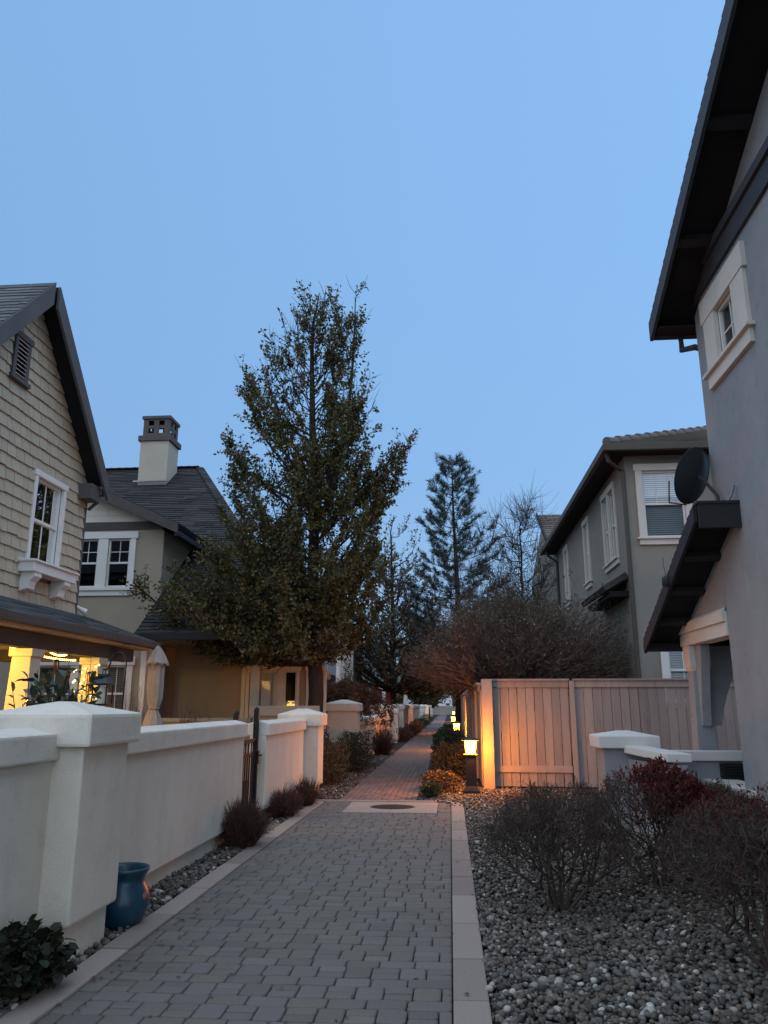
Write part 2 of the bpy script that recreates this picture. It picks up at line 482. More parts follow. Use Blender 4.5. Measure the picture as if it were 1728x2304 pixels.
terracotta = surf('terracotta', (0.30, 0.12, 0.08), 0.8, 0.15, 9)
wax = surf('cream_candle_wax', (0.55, 0.50, 0.38), 0.5, 0.05)
red_cloth = surf('red_cloth', (0.22, 0.02, 0.025), 0.85, 0.2, 6)
lamp_glow = emit('sodium_lamp_glass', (1.0, 0.46, 0.075), 11.0)
bulb_glow = emit('string_bulb', (1.0, 0.66, 0.16), 9.0)
porch_glow = emit('porch_lamp_glass', (1.0, 0.68, 0.2), 9.0)
warm_room = emit('lit_lampshade', (1.0, 0.62, 0.16), 0.8)

# ------------------------------------------------------------------ helpers: vegetation
def tubes(P, R, sides=3):
    """P (N,K,3), R (N,K): N tubes as one vertex / quad set"""
    P = np.asarray(P, float)
    R = np.asarray(R, float)
    N, K, _ = P.shape
    T = np.empty_like(P)
    T[:, 1:-1] = P[:, 2:] - P[:, :-2]
    T[:, 0] = P[:, 1] - P[:, 0]
    T[:, -1] = P[:, -1] - P[:, -2]
    T /= np.linalg.norm(T, axis=2, keepdims=True) + 1e-9
    ref = np.broadcast_to(np.array([0.37, 0.61, 0.30]), T.shape)
    X = np.cross(T, ref)
    X /= np.linalg.norm(X, axis=2, keepdims=True) + 1e-9
    Y = np.cross(T, X)
    a = 2 * np.pi * np.arange(sides) / sides
    V = P[:, :, None, :] + R[:, :, None, None] * (X[:, :, None, :] * np.cos(a)[None, None, :, None] + Y[:, :, None, :] * np.sin(a)[None, None, :, None])
    idx = np.arange(N * K * sides).reshape(N, K, sides)
    A = idx[:, :-1]
    B = idx[:, 1:]
    Q = np.stack([A, np.roll(A, -1, 2), np.roll(B, -1, 2), B], -1).reshape(-1, 4)
    return V.reshape(-1, 3), Q
def join_sets(sets):
    v, q, k = [], [], 0
    for a, b in sets:
        v.append(a)
        q.append(b + k)
        k += len(a)
    return np.concatenate(v), np.concatenate(q)
def unit(a): return a / (np.linalg.norm(a, axis=-1, keepdims=True) + 1e-9)
def leaves(P, D, size, width=0.55, fold=0.25, rng=RNG):
    """folded two-triangle leaves at P pointing along D"""
    P, D = np.asarray(P, float), unit(np.asarray(D, float))
    N = len(P)
    s = np.asarray(size, float)
    s = (np.full(N, s) if s.ndim == 0 else s)[:, None]
    side = unit(np.cross(D, unit(rng.normal(size=(N, 3)))))
    nor = np.cross(side, D)
    b = P
    t = P + D * s
    m = P + D * s * 0.45 + nor * s * fold * 0.5
    l = m + side * s * width * 0.5
    r = m - side * s * width * 0.5
    V = np.stack([b, l, t, r], 1).reshape(-1, 3)
    i = np.arange(N)[:, None] * 4
    T = np.concatenate([i + np.array([[0, 1, 2]]), i + np.array([[0, 2, 3]])])
    return V, T
def link_np(name, V, tris, quads, mat, parent, smooth=False, kind=None):
    off = np.array(wloc(parent)) if parent else np.zeros(3)
    return link(name, np_mesh(name, V - off, tris, quads, smooth), mat, parent, kind)
def bez(a, c, b, k):
    t = np.linspace(0, 1, k)[None, :, None]
    return a[:, None] * (1 - t) ** 2 + 2 * c[:, None] * t * (1 - t) + b[:, None] * t ** 2

def leafy_tree(name, label, base, trunk_top, r0, ext, zlo, zhi, nl, nt, nleaf, lsize, lmat, group=None, seed=1, leader=None, trunk_free=2.0, bark_m=None, droop=0.0, twl=(0.25, 0.75), wander=0.06, upright=1.0, weight=1.0, cat='tree', lumpy=0.10, thin_top=0.0, leaf_min=0.0, steep=0.0, extra=None, limb_r=1.0):
    """trunk, rising limbs to an outline given by ext(z) -> (left, right) reach, twigs and single leaves"""
    rng = np.random.default_rng(seed)
    root = thing(name, label, cat, (base[0], base[1], 0), group)
    bx, by = base
    tx, ty, tz = trunk_top
    K = 14
    t = np.linspace(0, 1, K)
    tp = np.stack([bx + (tx - bx) * t, by + (ty - by) * t, tz * t], 1)
    tp[1:-1, :2] += np.cumsum(rng.normal(size=(K - 2, 2)) * wander * 0.5, 0)
    tr = r0 * (1 - t) ** 0.8 * 0.95 + 0.012
    tr[0] *= 1.3
    sets = [tubes(tp[None], tr[None], 9)]
    if leader is not None:
        i0 = 6
        a = tp[i0]
        b = np.array(leader)
        lp = bez(a[None], np.array([[b[0], b[1], a[2] + 0.3 * (b[2] - a[2])]]), b[None], 10)
        sets.append(tubes(lp, np.linspace(tr[i0] * 0.7, 0.012, 10)[None], 7))
    def trunk_at(z):
        return np.stack([np.interp(z, tp[:, 2], tp[:, 0]), np.interp(z, tp[:, 2], tp[:, 1]), z], 1)
    zt = zlo + (zhi - zlo) * rng.random(nl * 4)
    ex = np.array([ext(z) for z in zt])
    keep = rng.random(nl * 4) < ((ex[:, 1] - ex[:, 0]) / (ex[:, 1] - ex[:, 0]).max()) ** weight
    zt, ex = zt[keep][:nl], ex[keep][:nl]
    n = len(zt)
    ph = np.arange(n) * 2.39996 + rng.normal(size=n) * 0.3
    cxz = trunk_at(zt)
    rl, rr = cxz[:, 0] - ex[:, 0], ex[:, 1] - cxz[:, 0]
    c, s_ = np.cos(ph), np.sin(ph)
    Rx = np.where(c > 0, rr, rl)
    Ry = 0.45 * (rl + rr)
    Rr = 1 / np.sqrt((c / np.maximum(Rx, 0.05)) ** 2 + (s_ / np.maximum(Ry, 0.05)) ** 2)
    Rr *= 1 + lumpy * (np.sin(2.3 * zt + 2 * ph + seed) + 0.6 * np.sin(5.1 * zt - 3 * ph))
    Rr *= np.where(rng.random(n) < 0.3, rng.uniform(0.35, 0.75, n), rng.uniform(0.82, 1.06, n))
    tip = np.stack([cxz[:, 0] + Rr * c, cxz[:, 1] + Rr * s_, zt], 1)
    za = np.clip(zt - Rr * rng.uniform(0.55, 1.1, n) * upright * (1 + steep * (zt - zlo) / (zhi - zlo)) - 0.2, trunk_free, tz * 0.93)
    at = trunk_at(za)
    xt, xa = [], []
    if leader is not None:
        for q_ in np.linspace(0.25, 1.0, 22):
            p_ = lp[0, int(q_ * 9)]
            a_ = rng.uniform(0, 6.28)
            r_ = rng.uniform(0.1, 0.5) * (1.25 - q_)
            xa.append(p_ - [0, 0, 0.1])
            xt.append(p_ + [r_ * np.cos(a_), r_ * np.sin(a_), rng.uniform(0.25, 0.6)])
    for tp_ in (extra or ()):
        xt.append(np.array(tp_[:3]))
        xa.append(trunk_at(np.array([tp_[3]]))[0])
    if xt:
        tip, at = np.concatenate([tip, xt]), np.concatenate([at, xa])
        Rr = np.concatenate([Rr, np.linalg.norm((np.array(xt) - np.array(xa))[:, :2], axis=1)])
        n = len(tip)
    ctl = at + (tip - at) * 0.5
    ctl[:, 2] -= 0.18 * Rr * upright
    ctl[:, :2] += (tip - at)[:, :2] * 0.12
    KL = 9
    LP = bez(at, ctl, tip, KL)
    LP[:, 1:-1] += rng.normal(size=(n, KL - 2, 3)) * wander * 0.7
    lr0 = (0.012 + 0.022 * Rr) * limb_r
    LR = lr0[:, None] * np.linspace(1, 0.18, KL)[None]
    sets.append(tubes(LP, LR, 5))
    # twigs
    llen = np.linalg.norm(tip - at, axis=1)
    li = np.sort(rng.choice(n, n * nt, p=llen ** 1.25 / (llen ** 1.25).sum()))
    clump = rng.uniform(0.30, 1.0, (n, 4))
    tt = np.where(rng.random(len(li)) < 0.55, clump[li, rng.integers(0, 4, len(li))] + rng.normal(size=len(li)) * 0.05, rng.uniform(0.25, 1.0, len(li)) ** 0.75)
    tt = np.clip(tt, 0.12, 1.0)
    f = tt * (KL - 1)
    i0 = np.clip(f.astype(int), 0, KL - 2)
    w = (f - i0)[:, None]
    sp = LP[li, i0] * (1 - w) + LP[li, i0 + 1] * w
    ax_ = unit(LP[li, i0 + 1] - LP[li, i0])
    d = unit(ax_ * 0.7 + rng.normal(size=(len(sp), 3)) * 0.55 + np.array([0, 0, 0.35 * upright - droop]))
    ln = rng.uniform(*twl, len(sp))
    q1 = sp + d * ln[:, None] * 0.5 + rng.normal(size=sp.shape) * 0.02
    q2 = sp + d * ln[:, None] + np.array([0, 0, 0.12 * upright - droop * 0.5]) * ln[:, None]
    TP = np.stack([sp, q1, q2], 1)
    sets.append(tubes(TP, np.tile(np.array([0.008, 0.006, 0.003]), (len(sp), 1)), 3))
    V, Q = join_sets(sets)
    link_np('trunk', V, None, Q, bark_m or bark, root)
    if nleaf:
        k = rng.poisson(nleaf, len(sp))
        k = np.where((q2[:, 2] < leaf_min) | (sp[:, 2] < leaf_min), 0, k)
        k = np.where(rng.random(len(sp)) < 0.12 + thin_top * np.clip((sp[:, 2] - zlo) / (zhi - zlo), 0, 1), 0, k)
        ti = np.repeat(np.arange(len(sp)), k)
        u = rng.uniform(0.1, 1.05, len(ti))[:, None]
        base_p = np.where(u < 0.5, sp[ti] + (q1[ti] - sp[ti]) * u * 2, q1[ti] + (q2[ti] - q1[ti]) * (u - 0.5) * 2)
        base_p += rng.normal(size=base_p.shape) * 0.035
        dd = unit(d[ti] * 0.4 + rng.normal(size=base_p.shape) * 0.8 + np.array([0, 0, -0.35]))
        V, T = leaves(base_p, dd, rng.uniform(0.7, 1.25, len(ti)) * lsize, 0.62, 0.3, rng)
        link_np('crown', V, T, None, lmat, root)
    return root

def twig_bush(name, label, base, height, radius, stems, depth, seed, mat, group=None, leafmat=None, leafn=0, lsize=0.03, spread=0.75, kids=3, leaf_side=None):
    rng = np.random.default_rng(seed)
    root = thing(name, label, 'bush', (base[0], base[1], 0), group)
    a = rng.uniform(0, 2 * np.pi, stems)
    P = np.stack([base[0] + 0.06 * np.cos(a), base[1] + 0.06 * np.sin(a), np.full(stems, -0.02)], 1)
    tilt = rng.uniform(0.1, spread, stems)
    D = np.stack([np.cos(a) * np.sin(tilt), np.sin(a) * np.sin(tilt), np.cos(tilt)], 1)
    L = height * 0.30
    rad = 0.016
    sets = []
    tips, tdir = [], []
    for lv in range(depth):
        ln = L * rng.uniform(0.7, 1.25, len(P))
        mid = P + D * ln[:, None] * 0.5 + rng.normal(size=P.shape) * 0.012
        E = P + D * ln[:, None] + rng.normal(size=P.shape) * 0.012
        q = ((E[:, 0] - base[0]) / radius) ** 2 + ((E[:, 1] - base[1]) / radius) ** 2 + (np.maximum(E[:, 2] - 0.42 * height, 0) / (0.58 * height)) ** 2
        ok = q < rng.uniform(0.85, 1.1, len(P))
        P, D, mid, E = P[ok], D[ok], mid[ok], E[ok]
        if len(P) == 0: break
        sets.append(tubes(np.stack([P, mid, E], 1), np.tile(rad * np.array([1, 0.9, 0.75]), (len(P), 1)), 4 if lv < 2 else 3))
        if lv >= 2:
            tips.append(np.concatenate([mid, E]))
            tdir.append(np.concatenate([D, D]))
        k = kids if lv > 0 else 3
        ii = np.repeat(np.arange(len(E)), k)
        D = unit(D[ii] + rng.normal(size=(len(ii), 3)) * 0.42 + np.array([0, 0, 0.13]))
        P = E[ii]
        L *= 0.72
        rad *= 0.66 if lv < 3 else 0.75
        if len(P) > 3400:
            s = rng.permutation(len(P))[:3400]
            P, D = P[s], D[s]
    V, Q = join_sets(sets)
    link_np('branches', V, None, Q, mat, root)
    if leafmat is not None and leafn:
        T_, D_ = np.concatenate(tips), np.concatenate(tdir)
        w = np.ones(len(T_))
        if leaf_side is not None: w = leaf_side(T_)
        i = rng.choice(len(T_), leafn, p=w / w.sum())
        V, T = leaves(T_[i] + rng.normal(size=(leafn, 3)) * 0.015, D_[i] + rng.normal(size=(leafn, 3)) * 0.6, rng.uniform(0.7, 1.3, leafn) * lsize, 0.5, 0.3, rng)
        link_np('leaves', V, T, None, leafmat, root)
    return root

def stem_clump(name, label, base, r, h, n, seed, mat, group=None, stretch=(1, 1), leafmat=None, leafn=0, cat='shrub'):
    rng = np.random.default_rng(seed)
    root = thing(name, label, cat, (base[0], base[1], 0), group)
    a = rng.uniform(0, 2 * np.pi, n)
    q = np.sqrt(rng.random(n))
    b = np.stack([base[0] + 0.45 * r * q * np.cos(a) * stretch[0], base[1] + 0.45 * r * q * np.sin(a) * stretch[1], np.zeros(n)], 1)
    hh = h * np.sqrt(np.maximum(1 - (0.85 * q) ** 2, 0.05)) * rng.uniform(0.6, 1.12, n)
    e_ = np.stack([base[0] + r * q * np.cos(a) * stretch[0], base[1] + r * q * np.sin(a) * stretch[1], hh], 1) + rng.normal(size=(n, 3)) * 0.05
    c = (b + e_) / 2 + np.stack([np.zeros(n), np.zeros(n), 0.12 * h * np.ones(n)], 1)
    P = bez(b, c, e_, 4)
    sets = [tubes(P, np.tile(np.array([0.004, 0.0035, 0.0025, 0.0015]), (n, 1)), 3)]
    # side sprigs
    i = np.repeat(np.arange(n), 3)
    k = rng.integers(1, 3, len(i))
    s0 = P[i, k]
    d = unit(unit(P[i, k + 1] - P[i, k]) + rng.normal(size=s0.shape) * 0.55)
    e2 = s0 + d * (h * rng.uniform(0.12, 0.3, len(i)))[:, None]
    sets.append(tubes(np.stack([s0, (s0 + e2) / 2 + rng.normal(size=s0.shape) * 0.01, e2], 1), np.tile(np.array([0.0025, 0.002, 0.0012]), (len(i), 1)), 3))
    V, Q = join_sets(sets)
    link_np('stems', V, None, Q, mat, root)
    if leafmat is not None:
        j = rng.integers(0, len(e2), leafn)
        V, T = leaves(s0[j] + (e2[j] - s0[j]) * rng.random((leafn, 1)), d[j] + rng.normal(size=(leafn, 3)) * 0.6, rng.uniform(0.018, 0.04, leafn), 0.4, 0.2, rng)
        link_np('leaves', V, T, None, leafmat, root)
    return root

def leaf_mound(name, label, base, half, n, lsize, mat, seed, group=None, twig=None, cat='hedge', box=0.5, width=0.55):
    """clipped or rounded evergreen: stems from the ground and a thick shell of leaves"""
    rng = np.random.default_rng(seed)
    root = thing(name, label, cat, (base[0], base[1], 0), group)
    hx, hy, h = half
    d = unit(rng.normal(size=(n, 3)))
    p = 2 + 4 * box
    den = (np.abs(d[:, 0]) ** p + np.abs(d[:, 1]) ** p + np.abs(d[:, 2]) ** p) ** (1 / p)
    sh = d / den[:, None]
    bumps = 1 + 0.10 * np.sin(7 * sh[:, 0] + seed) * np.sin(6 * sh[:, 1] + 2 * seed) + 0.08 * np.sin(11 * sh[:, 2] + 5 * sh[:, 0])
    rr = (rng.random(n) ** 0.35) * bumps * rng.uniform(0.88, 1.08, n)
    P = np.stack([base[0] + sh[:, 0] * hx * rr, base[1] + sh[:, 1] * hy * rr, h * 0.52 + sh[:, 2] * h * 0.5 * rr], 1)
    ok = P[:, 2] > 0.01
    P, d = P[ok], d[ok]
    V, T = leaves(P, d + rng.normal(size=d.shape) * 0.8 + np.array([0, 0, 0.2]), rng.uniform(0.7, 1.3, len(P)) * lsize, width, 0.25, rng)
    link_np('foliage', V, T, None, mat, root)
    m = 90
    i = rng.choice(len(P), m)
    b = np.stack([base[0] + rng.uniform(-.5, .5, m) * hx, base[1] + rng.uniform(-.5, .5, m) * hy, np.zeros(m) - 0.01], 1)
    e_ = P[i]
    V, Q = tubes(bez(b, (b + e_) / 2 + np.array([0, 0, 0.1]), e_ + unit(e_ - b) * 0.05, 4), np.tile(np.array([0.007, 0.006, 0.004, 0.002]), (m, 1)), 3)
    link_np('stem', V, None, Q, twig or twig_m, root)
    return root

# ================================================================== GROUND AND PATHS
g_ = MB()
g_.quad((-400, -60, -0.035), (400, -60, -0.035), (400, 900, -0.035), (-400, 900, -0.035))
tag(g_.build('ground', soil), 'dark bare soil under the gravel and gardens', kind='structure')

PX0, PX1 = -2.19, -0.02
def block_ring(w, l, cut, h, seed, bev=0.008):
    """tumbled block: 8-sided outline, worn top edge; local, centred, top at z = 0"""
    r = random.Random(seed)
    hw, hl = w / 2, l / 2
    o = []
    for sx, sy, fl in ((1, -1, 0), (1, 1, 1), (-1, 1, 0), (-1, -1, 1)):
        c1, c2 = cut * r.uniform(0.4, 1.3), cut * r.uniform(0.4, 1.3)
        a, b = (sx * (hw - c1), sy * hl), (sx * hw, sy * (hl - c2))
        o += [a, b] if fl == 0 else [b, a]
    # order counter-clockwise
    o.sort(key=lambda p: math.atan2(p[1], p[0]))
    def ring(k, z): return [(p[0] * (1 - k / hw), p[1] * (1 - k / hl), z) for p in o]
    v = ring(0, -h) + ring(0, -bev) + ring(bev * 0.45, -bev * 0.3) + ring(bev * 1.6, r.uniform(-.001, .001))
    q = [(k * 8 + i, k * 8 + (i + 1) % 8, (k + 1) * 8 + (i + 1) % 8, (k + 1) * 8 + i) for k in range(3) for i in range(8)]
    q += [(24, 25, 26, 27), (24, 27, 28, 31), (28, 29, 30, 31)]
    return np.array(v), np.array(q)
GAP = 0.007
SH = {'rect': [block_ring(0.222 - GAP, 0.142 - GAP, 0.017, 0.05, s) for s in range(5)],
      'long': [block_ring(0.160 - GAP, 0.200 - GAP, 0.020, 0.05, s + 20) for s in range(5)],
      'half': [block_ring(0.170 - GAP, 0.100 - GAP, 0.014, 0.05, s + 40) for s in range(5)],
      'far': [block_ring(0.104 - 0.006, 0.205 - 0.006, 0.008, 0.05, s + 60, 0.006) for s in range(3)]}
NOM = {'rect': 0.222, 'long': 0.160, 'half': 0.170, 'far': 0.104}
pieces = []                                   # kind, x, y, width
y = 3.0
row = 0
rr_ = random.Random(3)
while y < 13.99:
    ln = 0.142 if row % 2 == 0 else 0.200
    x = PX0
    k_ = rr_.randrange(2)
    first = rr_.choice((0.45, 0.6, 0.75, 1.0))
    while x < PX1 - 0.02:
        kind = 'rect' if row % 2 == 0 else ('long', 'half')[k_ % 2]
        w = NOM[kind] * rr_.uniform(0.96, 1.04) * first
        first = 1.0
        w = min(w, PX1 - x)
        if PX1 - (x + w) < 0.06: w = PX1 - x
        if kind == 'half':
            pieces.append((kind, x + w / 2, y + ln * 0.25, w, ln / 2))
            pieces.append((kind, x + w / 2, y + ln * 0.75, w, ln / 2))
        else:
            pieces.append((kind, x + w / 2, y + ln / 2, w, ln))
        x += w
        k_ += 1
    y += ln
    row += 1
SLAB = (-1.70, -0.24, 12.56, 13.88)
pieces = [p for p in pieces if not (SLAB[0] - 0.02 < p[1] - p[3] / 2 and p[1] + p[3] / 2 < SLAB[1] + 0.02 and SLAB[2] - 0.02 < p[2] - p[4] / 2 and p[2] + p[4] / 2 < SLAB[3] + 0.02)]
bed = MB()
bed.quad((PX0 - 0.02, 3.0, -0.03), (PX1 + 0.02, 3.0, -0.03), (PX1 + 0.02, 14.2, -0.03), (PX0 - 0.02, 14.2, -0.03))
path = tag(bed.build('path', joint_m), 'tumbled grey block paving of the near walkway', kind='structure')
near = [p for p in pieces if p[2] > 4.0]
near.sort(key=lambda p: p[2])
single = set(id(p) for p in near[:298])
def shp(p): return SH[p[0]][rr_.randrange(len(SH[p[0]]))]
PM = {k: [np_mesh('paver', v, None, q) for v, q in SH[k]] for k in SH}
for k in PM:
    for m_ in PM[k]: m_.materials.append(paver_m)
accV, accQ, kk = [], [], 0
for p in pieces:
    sx = (p[3] - GAP) / (NOM[p[0]] - GAP)
    rz, tx, ty, dz = rr_.gauss(0, 0.012), rr_.gauss(0, 0.006), rr_.gauss(0, 0.006), rr_.gauss(0, 0.0016)
    i_ = rr_.randrange(len(SH[p[0]]))
    if id(p) in single:
        o = link('paver', PM[p[0]][i_], None, path)
        o.location = (p[1], p[2], dz)
        o.rotation_euler = (tx, ty, rz)
        o.scale = (sx, 1, 1)
    else:
        v, q = SH[p[0]][i_]
        v = v * np.array([sx, 1, 1])
        c, s_ = math.cos(rz), math.sin(rz)
        accV.append(np.stack([v[:, 0] * c - v[:, 1] * s_ + p[1], v[:, 0] * s_ + v[:, 1] * c + p[2], v[:, 2] + dz + v[:, 0] * ty + v[:, 1] * tx], 1))
        accQ.append(q + kk)
        kk += len(v)
link('pavers_beyond', np_mesh('pavers_beyond', np.concatenate(accV), None, np.concatenate(accQ)), paver_s, path, 'stuff')

# kerb stones on both sides of the near path
def kerb_stone(x0, x1, y0, y1, poly=None):
    b = MB()
    t = 0.012 + rr_.uniform(-0.004, 0.004)
    if poly: b.prism(poly, 'z', -0.06, t)
    else: b.box(x0, x1, y0 + 0.007, y1 - 0.007, -0.06, t)
    return b.build('kerb_stone', kerb_m, path, bevel=0.012)
ys = [3.1, 4.02, 4.85, 5.58, 6.42, 7.30, 8.06, 8.91, 9.53, 10.15, 10.94, 11.7, 12.45, 13.25]
for a, b in zip(ys[:-1], ys[1:]): kerb_stone(PX1 + 0.004, 0.185, a, b)
kerb_stone(0, 0, 0, 0, [(PX1 + 0.004, 13.254), (0.185, 13.254), (0.18, 13.6), (0.10, 13.95), (-0.07, 14.19), (-0.30, 14.24), (-0.30, 14.02), (PX1 + 0.004, 14.02)])
ys = [3.0, 3.7, 4.64, 5.6, 6.5, 7.39, 8.5, 9.35, 10.2, 11.1, 12.0, 12.9, 13.9]
for a, b in zip(ys[:-1], ys[1:]): kerb_stone(-2.385, PX0 - 0.004, a, b)
xs = [-2.45, -1.85, -1.1, -0.304]
for a, b in zip(xs[:-1], xs[1:]):
    kerb_stone(0, 0, 0, 0, [(a + 0.004, 14.02), (b - 0.004, 14.02), (b - 0.004, 14.2), (a + 0.004, 14.2)])

# concrete surround and iron cover
slab = thing('manhole', 'round iron utility cover set in a square concrete surround in the paving', 'manhole', ((SLAB[0] + SLAB[1]) / 2, 13.22, 0))
mx_ = (SLAB[0] + SLAB[1]) / 2
for i, (a, b) in enumerate(((SLAB[0], mx_ - 0.003), (mx_ + 0.003, SLAB[1]))):
    m = MB()
    n = 16
    arc = [(mx_ + 0.37 * math.cos(t), 13.27 + 0.32 * math.sin(t)) for t in [math.pi / 2 + math.pi * k / n for k in range(n + 1)]]
    if i: arc = [(2 * mx_ - p[0], p[1]) for p in arc][::-1]
    xe = mx_ - 0.003 if i == 0 else mx_ + 0.003
    arc = [(min(p[0], xe) if i == 0 else max(p[0], xe), p[1]) for p in arc]
    poly = ([(xe, SLAB[3])] + [(a, SLAB[3]), (a, SLAB[2]), (xe, SLAB[2])] + arc[::-1]) if i == 0 else ([(xe, SLAB[2]), (b, SLAB[2]), (b, SLAB[3]), (xe, SLAB[3])] + arc[::-1])
    m.prism(poly, 'z', -0.05, 0.010)
    m.build('surround', concrete, slab)
m = MB()
n = 40
m.prism([(mx_ + 0.362 * math.cos(2 * math.pi * k / n), 13.27 + 0.312 * math.sin(2 * math.pi * k / n)) for k in range(n)], 'z', -0.05, 0.002)
lid = m.build('cover', iron_lid, slab)
m = MB()
for i in range(-8, 9):
    for j in range(-7, 8):
        x, y = i * 0.042, j * 0.042
        if (x / 0.33) ** 2 + (y / 0.285) ** 2 < 1:
            m.box(mx_ + x - 0.012, mx_ + x + 0.012, 13.27 + y - 0.012, 13.27 + y + 0.012, 0.001, 0.009)
m.build('raised_studs', iron_lid, lid, kind='stuff')

# far walkway: lengthwise courses
FX0, FX1 = -1.98, -0.62
bed = MB()
bed.quad((FX0, 14.2, -0.028), (FX1, 14.2, -0.028), (FX1, 150, -0.028), (FX0, 150, -0.028))
fpath = tag(bed.build('far_path', joint_m), 'narrow red brown block walkway running away between the gardens', kind='structure')
accV, accQ, kk = [], [], 0
for c_ in range(13):
    y = 14.21 - rr_.uniform(0, 0.2)
    while y < 62:
        ln = 0.205
        y1 = y + ln
        yc = (max(y, 14.21) + y1) / 2
        v, q = SH['far'][rr_.randrange(3)]
        dz = rr_.gauss(0, 0.002)
        accV.append(v * np.array([1, (y1 - max(y, 14.21)) / ln, 1]) + np.array([FX0 + 0.0523 + c_ * 0.1046, yc, dz]))
        accQ.append(q + kk)
        kk += len(v)
        y = y1
link('pavers', np_mesh('pavers', np.concatenate(accV), None, np.concatenate(accQ)), paver_far, fpath, 'stuff')
m = MB()
m.quad((FX0, 62, -0.004), (FX1, 62, -0.004), (FX1, 150, -0.004), (FX0, 150, -0.004))
m.build('distant_paving', surf('distant_paving', (0.16, 0.125, 0.105), 0.9, 0.15, 3), fpath)
# small landing in front of the gate
m = MB()
m.box(-2.95, -2.392, 10.12, 11.36, -0.05, 0.004)
tag(m.build('landing', surf('landing_paving', (0.16, 0.14, 0.12), 0.9, 0.2, 8, 0.5, 60)), 'short paved step between the walkway edging and the iron gate', kind='structure')

# river pebbles
def pebbles(name, label, rects, seed, detail=True, size=(0.028, 0.052), skip=()):
    rng = np.random.default_rng(seed)
    P = []
    for x0, x1, y0, y1, dens in rects:
        n = int((x1 - x0) * (y1 - y0) * dens)
        P.append(np.stack([rng.uniform(x0, x1, n), rng.uniform(y0, y1, n)], 1))
    P = np.concatenate(P)
    for cx, cy, r in skip:
        P = P[(P[:, 0] - cx) ** 2 + (P[:, 1] - cy) ** 2 > r * r]
    bm = bmesh.new()
    bmesh.ops.create_icosphere(bm, subdivisions=2 if detail else 1, radius=1)
    bv = np.array([v.co[:] for v in bm.verts])
    bf = np.array([[v.index for v in f.verts] for f in bm.faces])
    bm.free()
    N = len(P)
    a = rng.uniform(*size, N) * np.where(rng.random(N) < 0.06, 1.5, 1.0) * 0.5
    S = np.stack([a, a * rng.uniform(0.62, 0.95, N), a * rng.uniform(0.45, 0.75, N)], 1)
    V = bv[None] * S[:, None]
    V *= 1 + 0.13 * np.sin(3.1 * bv[None, :, :1] + rng.uniform(0, 6, (N, 1, 1))) * np.cos(2.7 * bv[None, :, 1:2] + rng.uniform(0, 6, (N, 1, 1)))
    th = rng.normal(0, 0.38, N)
    c, s_ = np.cos(th)[:, None], np.sin(th)[:, None]
    V = np.stack([V[..., 0] * c + V[..., 2] * s_, V[..., 1], -V[..., 0] * s_ + V[..., 2] * c], -1)
    ph = rng.uniform(0, 2 * np.pi, N)
    c, s_ = np.cos(ph)[:, None], np.sin(ph)[:, None]
    V = np.stack([V[..., 0] * c - V[..., 1] * s_, V[..., 0] * s_ + V[..., 1] * c, V[..., 2]], -1)
    z = -0.022 + rng.random(N) ** 1.6 * 0.040 + 0.010 * np.sin(P[:, 0] * 3.1 + 1) * np.sin(P[:, 1] * 2.3)
    V += np.concatenate([P, z[:, None]], 1)[:, None]
    k = len(bv)
    T = (bf[None] + (np.arange(N) * k)[:, None, None]).reshape(-1, 3)
    o = link(name, np_mesh(name, V.reshape(-1, 3), T, None, True), pebble)
    return tag(o, label, 'gravel', kind='stuff')
pebbles('gravel', 'grey and tan river pebbles covering the bed with the bare bushes', [(0.19, 3.5, 3.2, 7.2, 1500)], 11, True, (0.022, 0.056), skip=((0.87, 6.97, 0.07), (1.84, 7.8, 0.06)))
pebbles('gravel', 'pale river pebbles lit by the bollard lamp before the timber fence', [(0.19, 3.5, 7.2, 13.4, 1000), (-0.25, 3.5, 13.9, 16.5, 700), (-0.1, 3.5, 13.4, 13.9, 700)], 12, False, (0.026, 0.058), skip=((0.37, 15.58, 0.15), (0.87, 6.97, 0.07), (1.84, 7.8, 0.06)))
pebbles('gravel', 'tan river pebbles between the near garden wall and the walkway', [(-2.73, -2.395, 5.3, 10.1, 1000), (-2.73, -2.395, 11.37, 14.0, 800), (-2.6, -2.395, 3.4, 5.3, 800)], 13, True, (0.032, 0.065))
pebbles('gravel', 'small stones and leaf litter along the far walkway', [(-2.62, -1.985, 14.25, 30, 420), (-0.615, 0.55, 16.5, 26, 330), (-0.615, -0.25, 14.3, 16.5, 500)], 14, False, (0.034, 0.06))

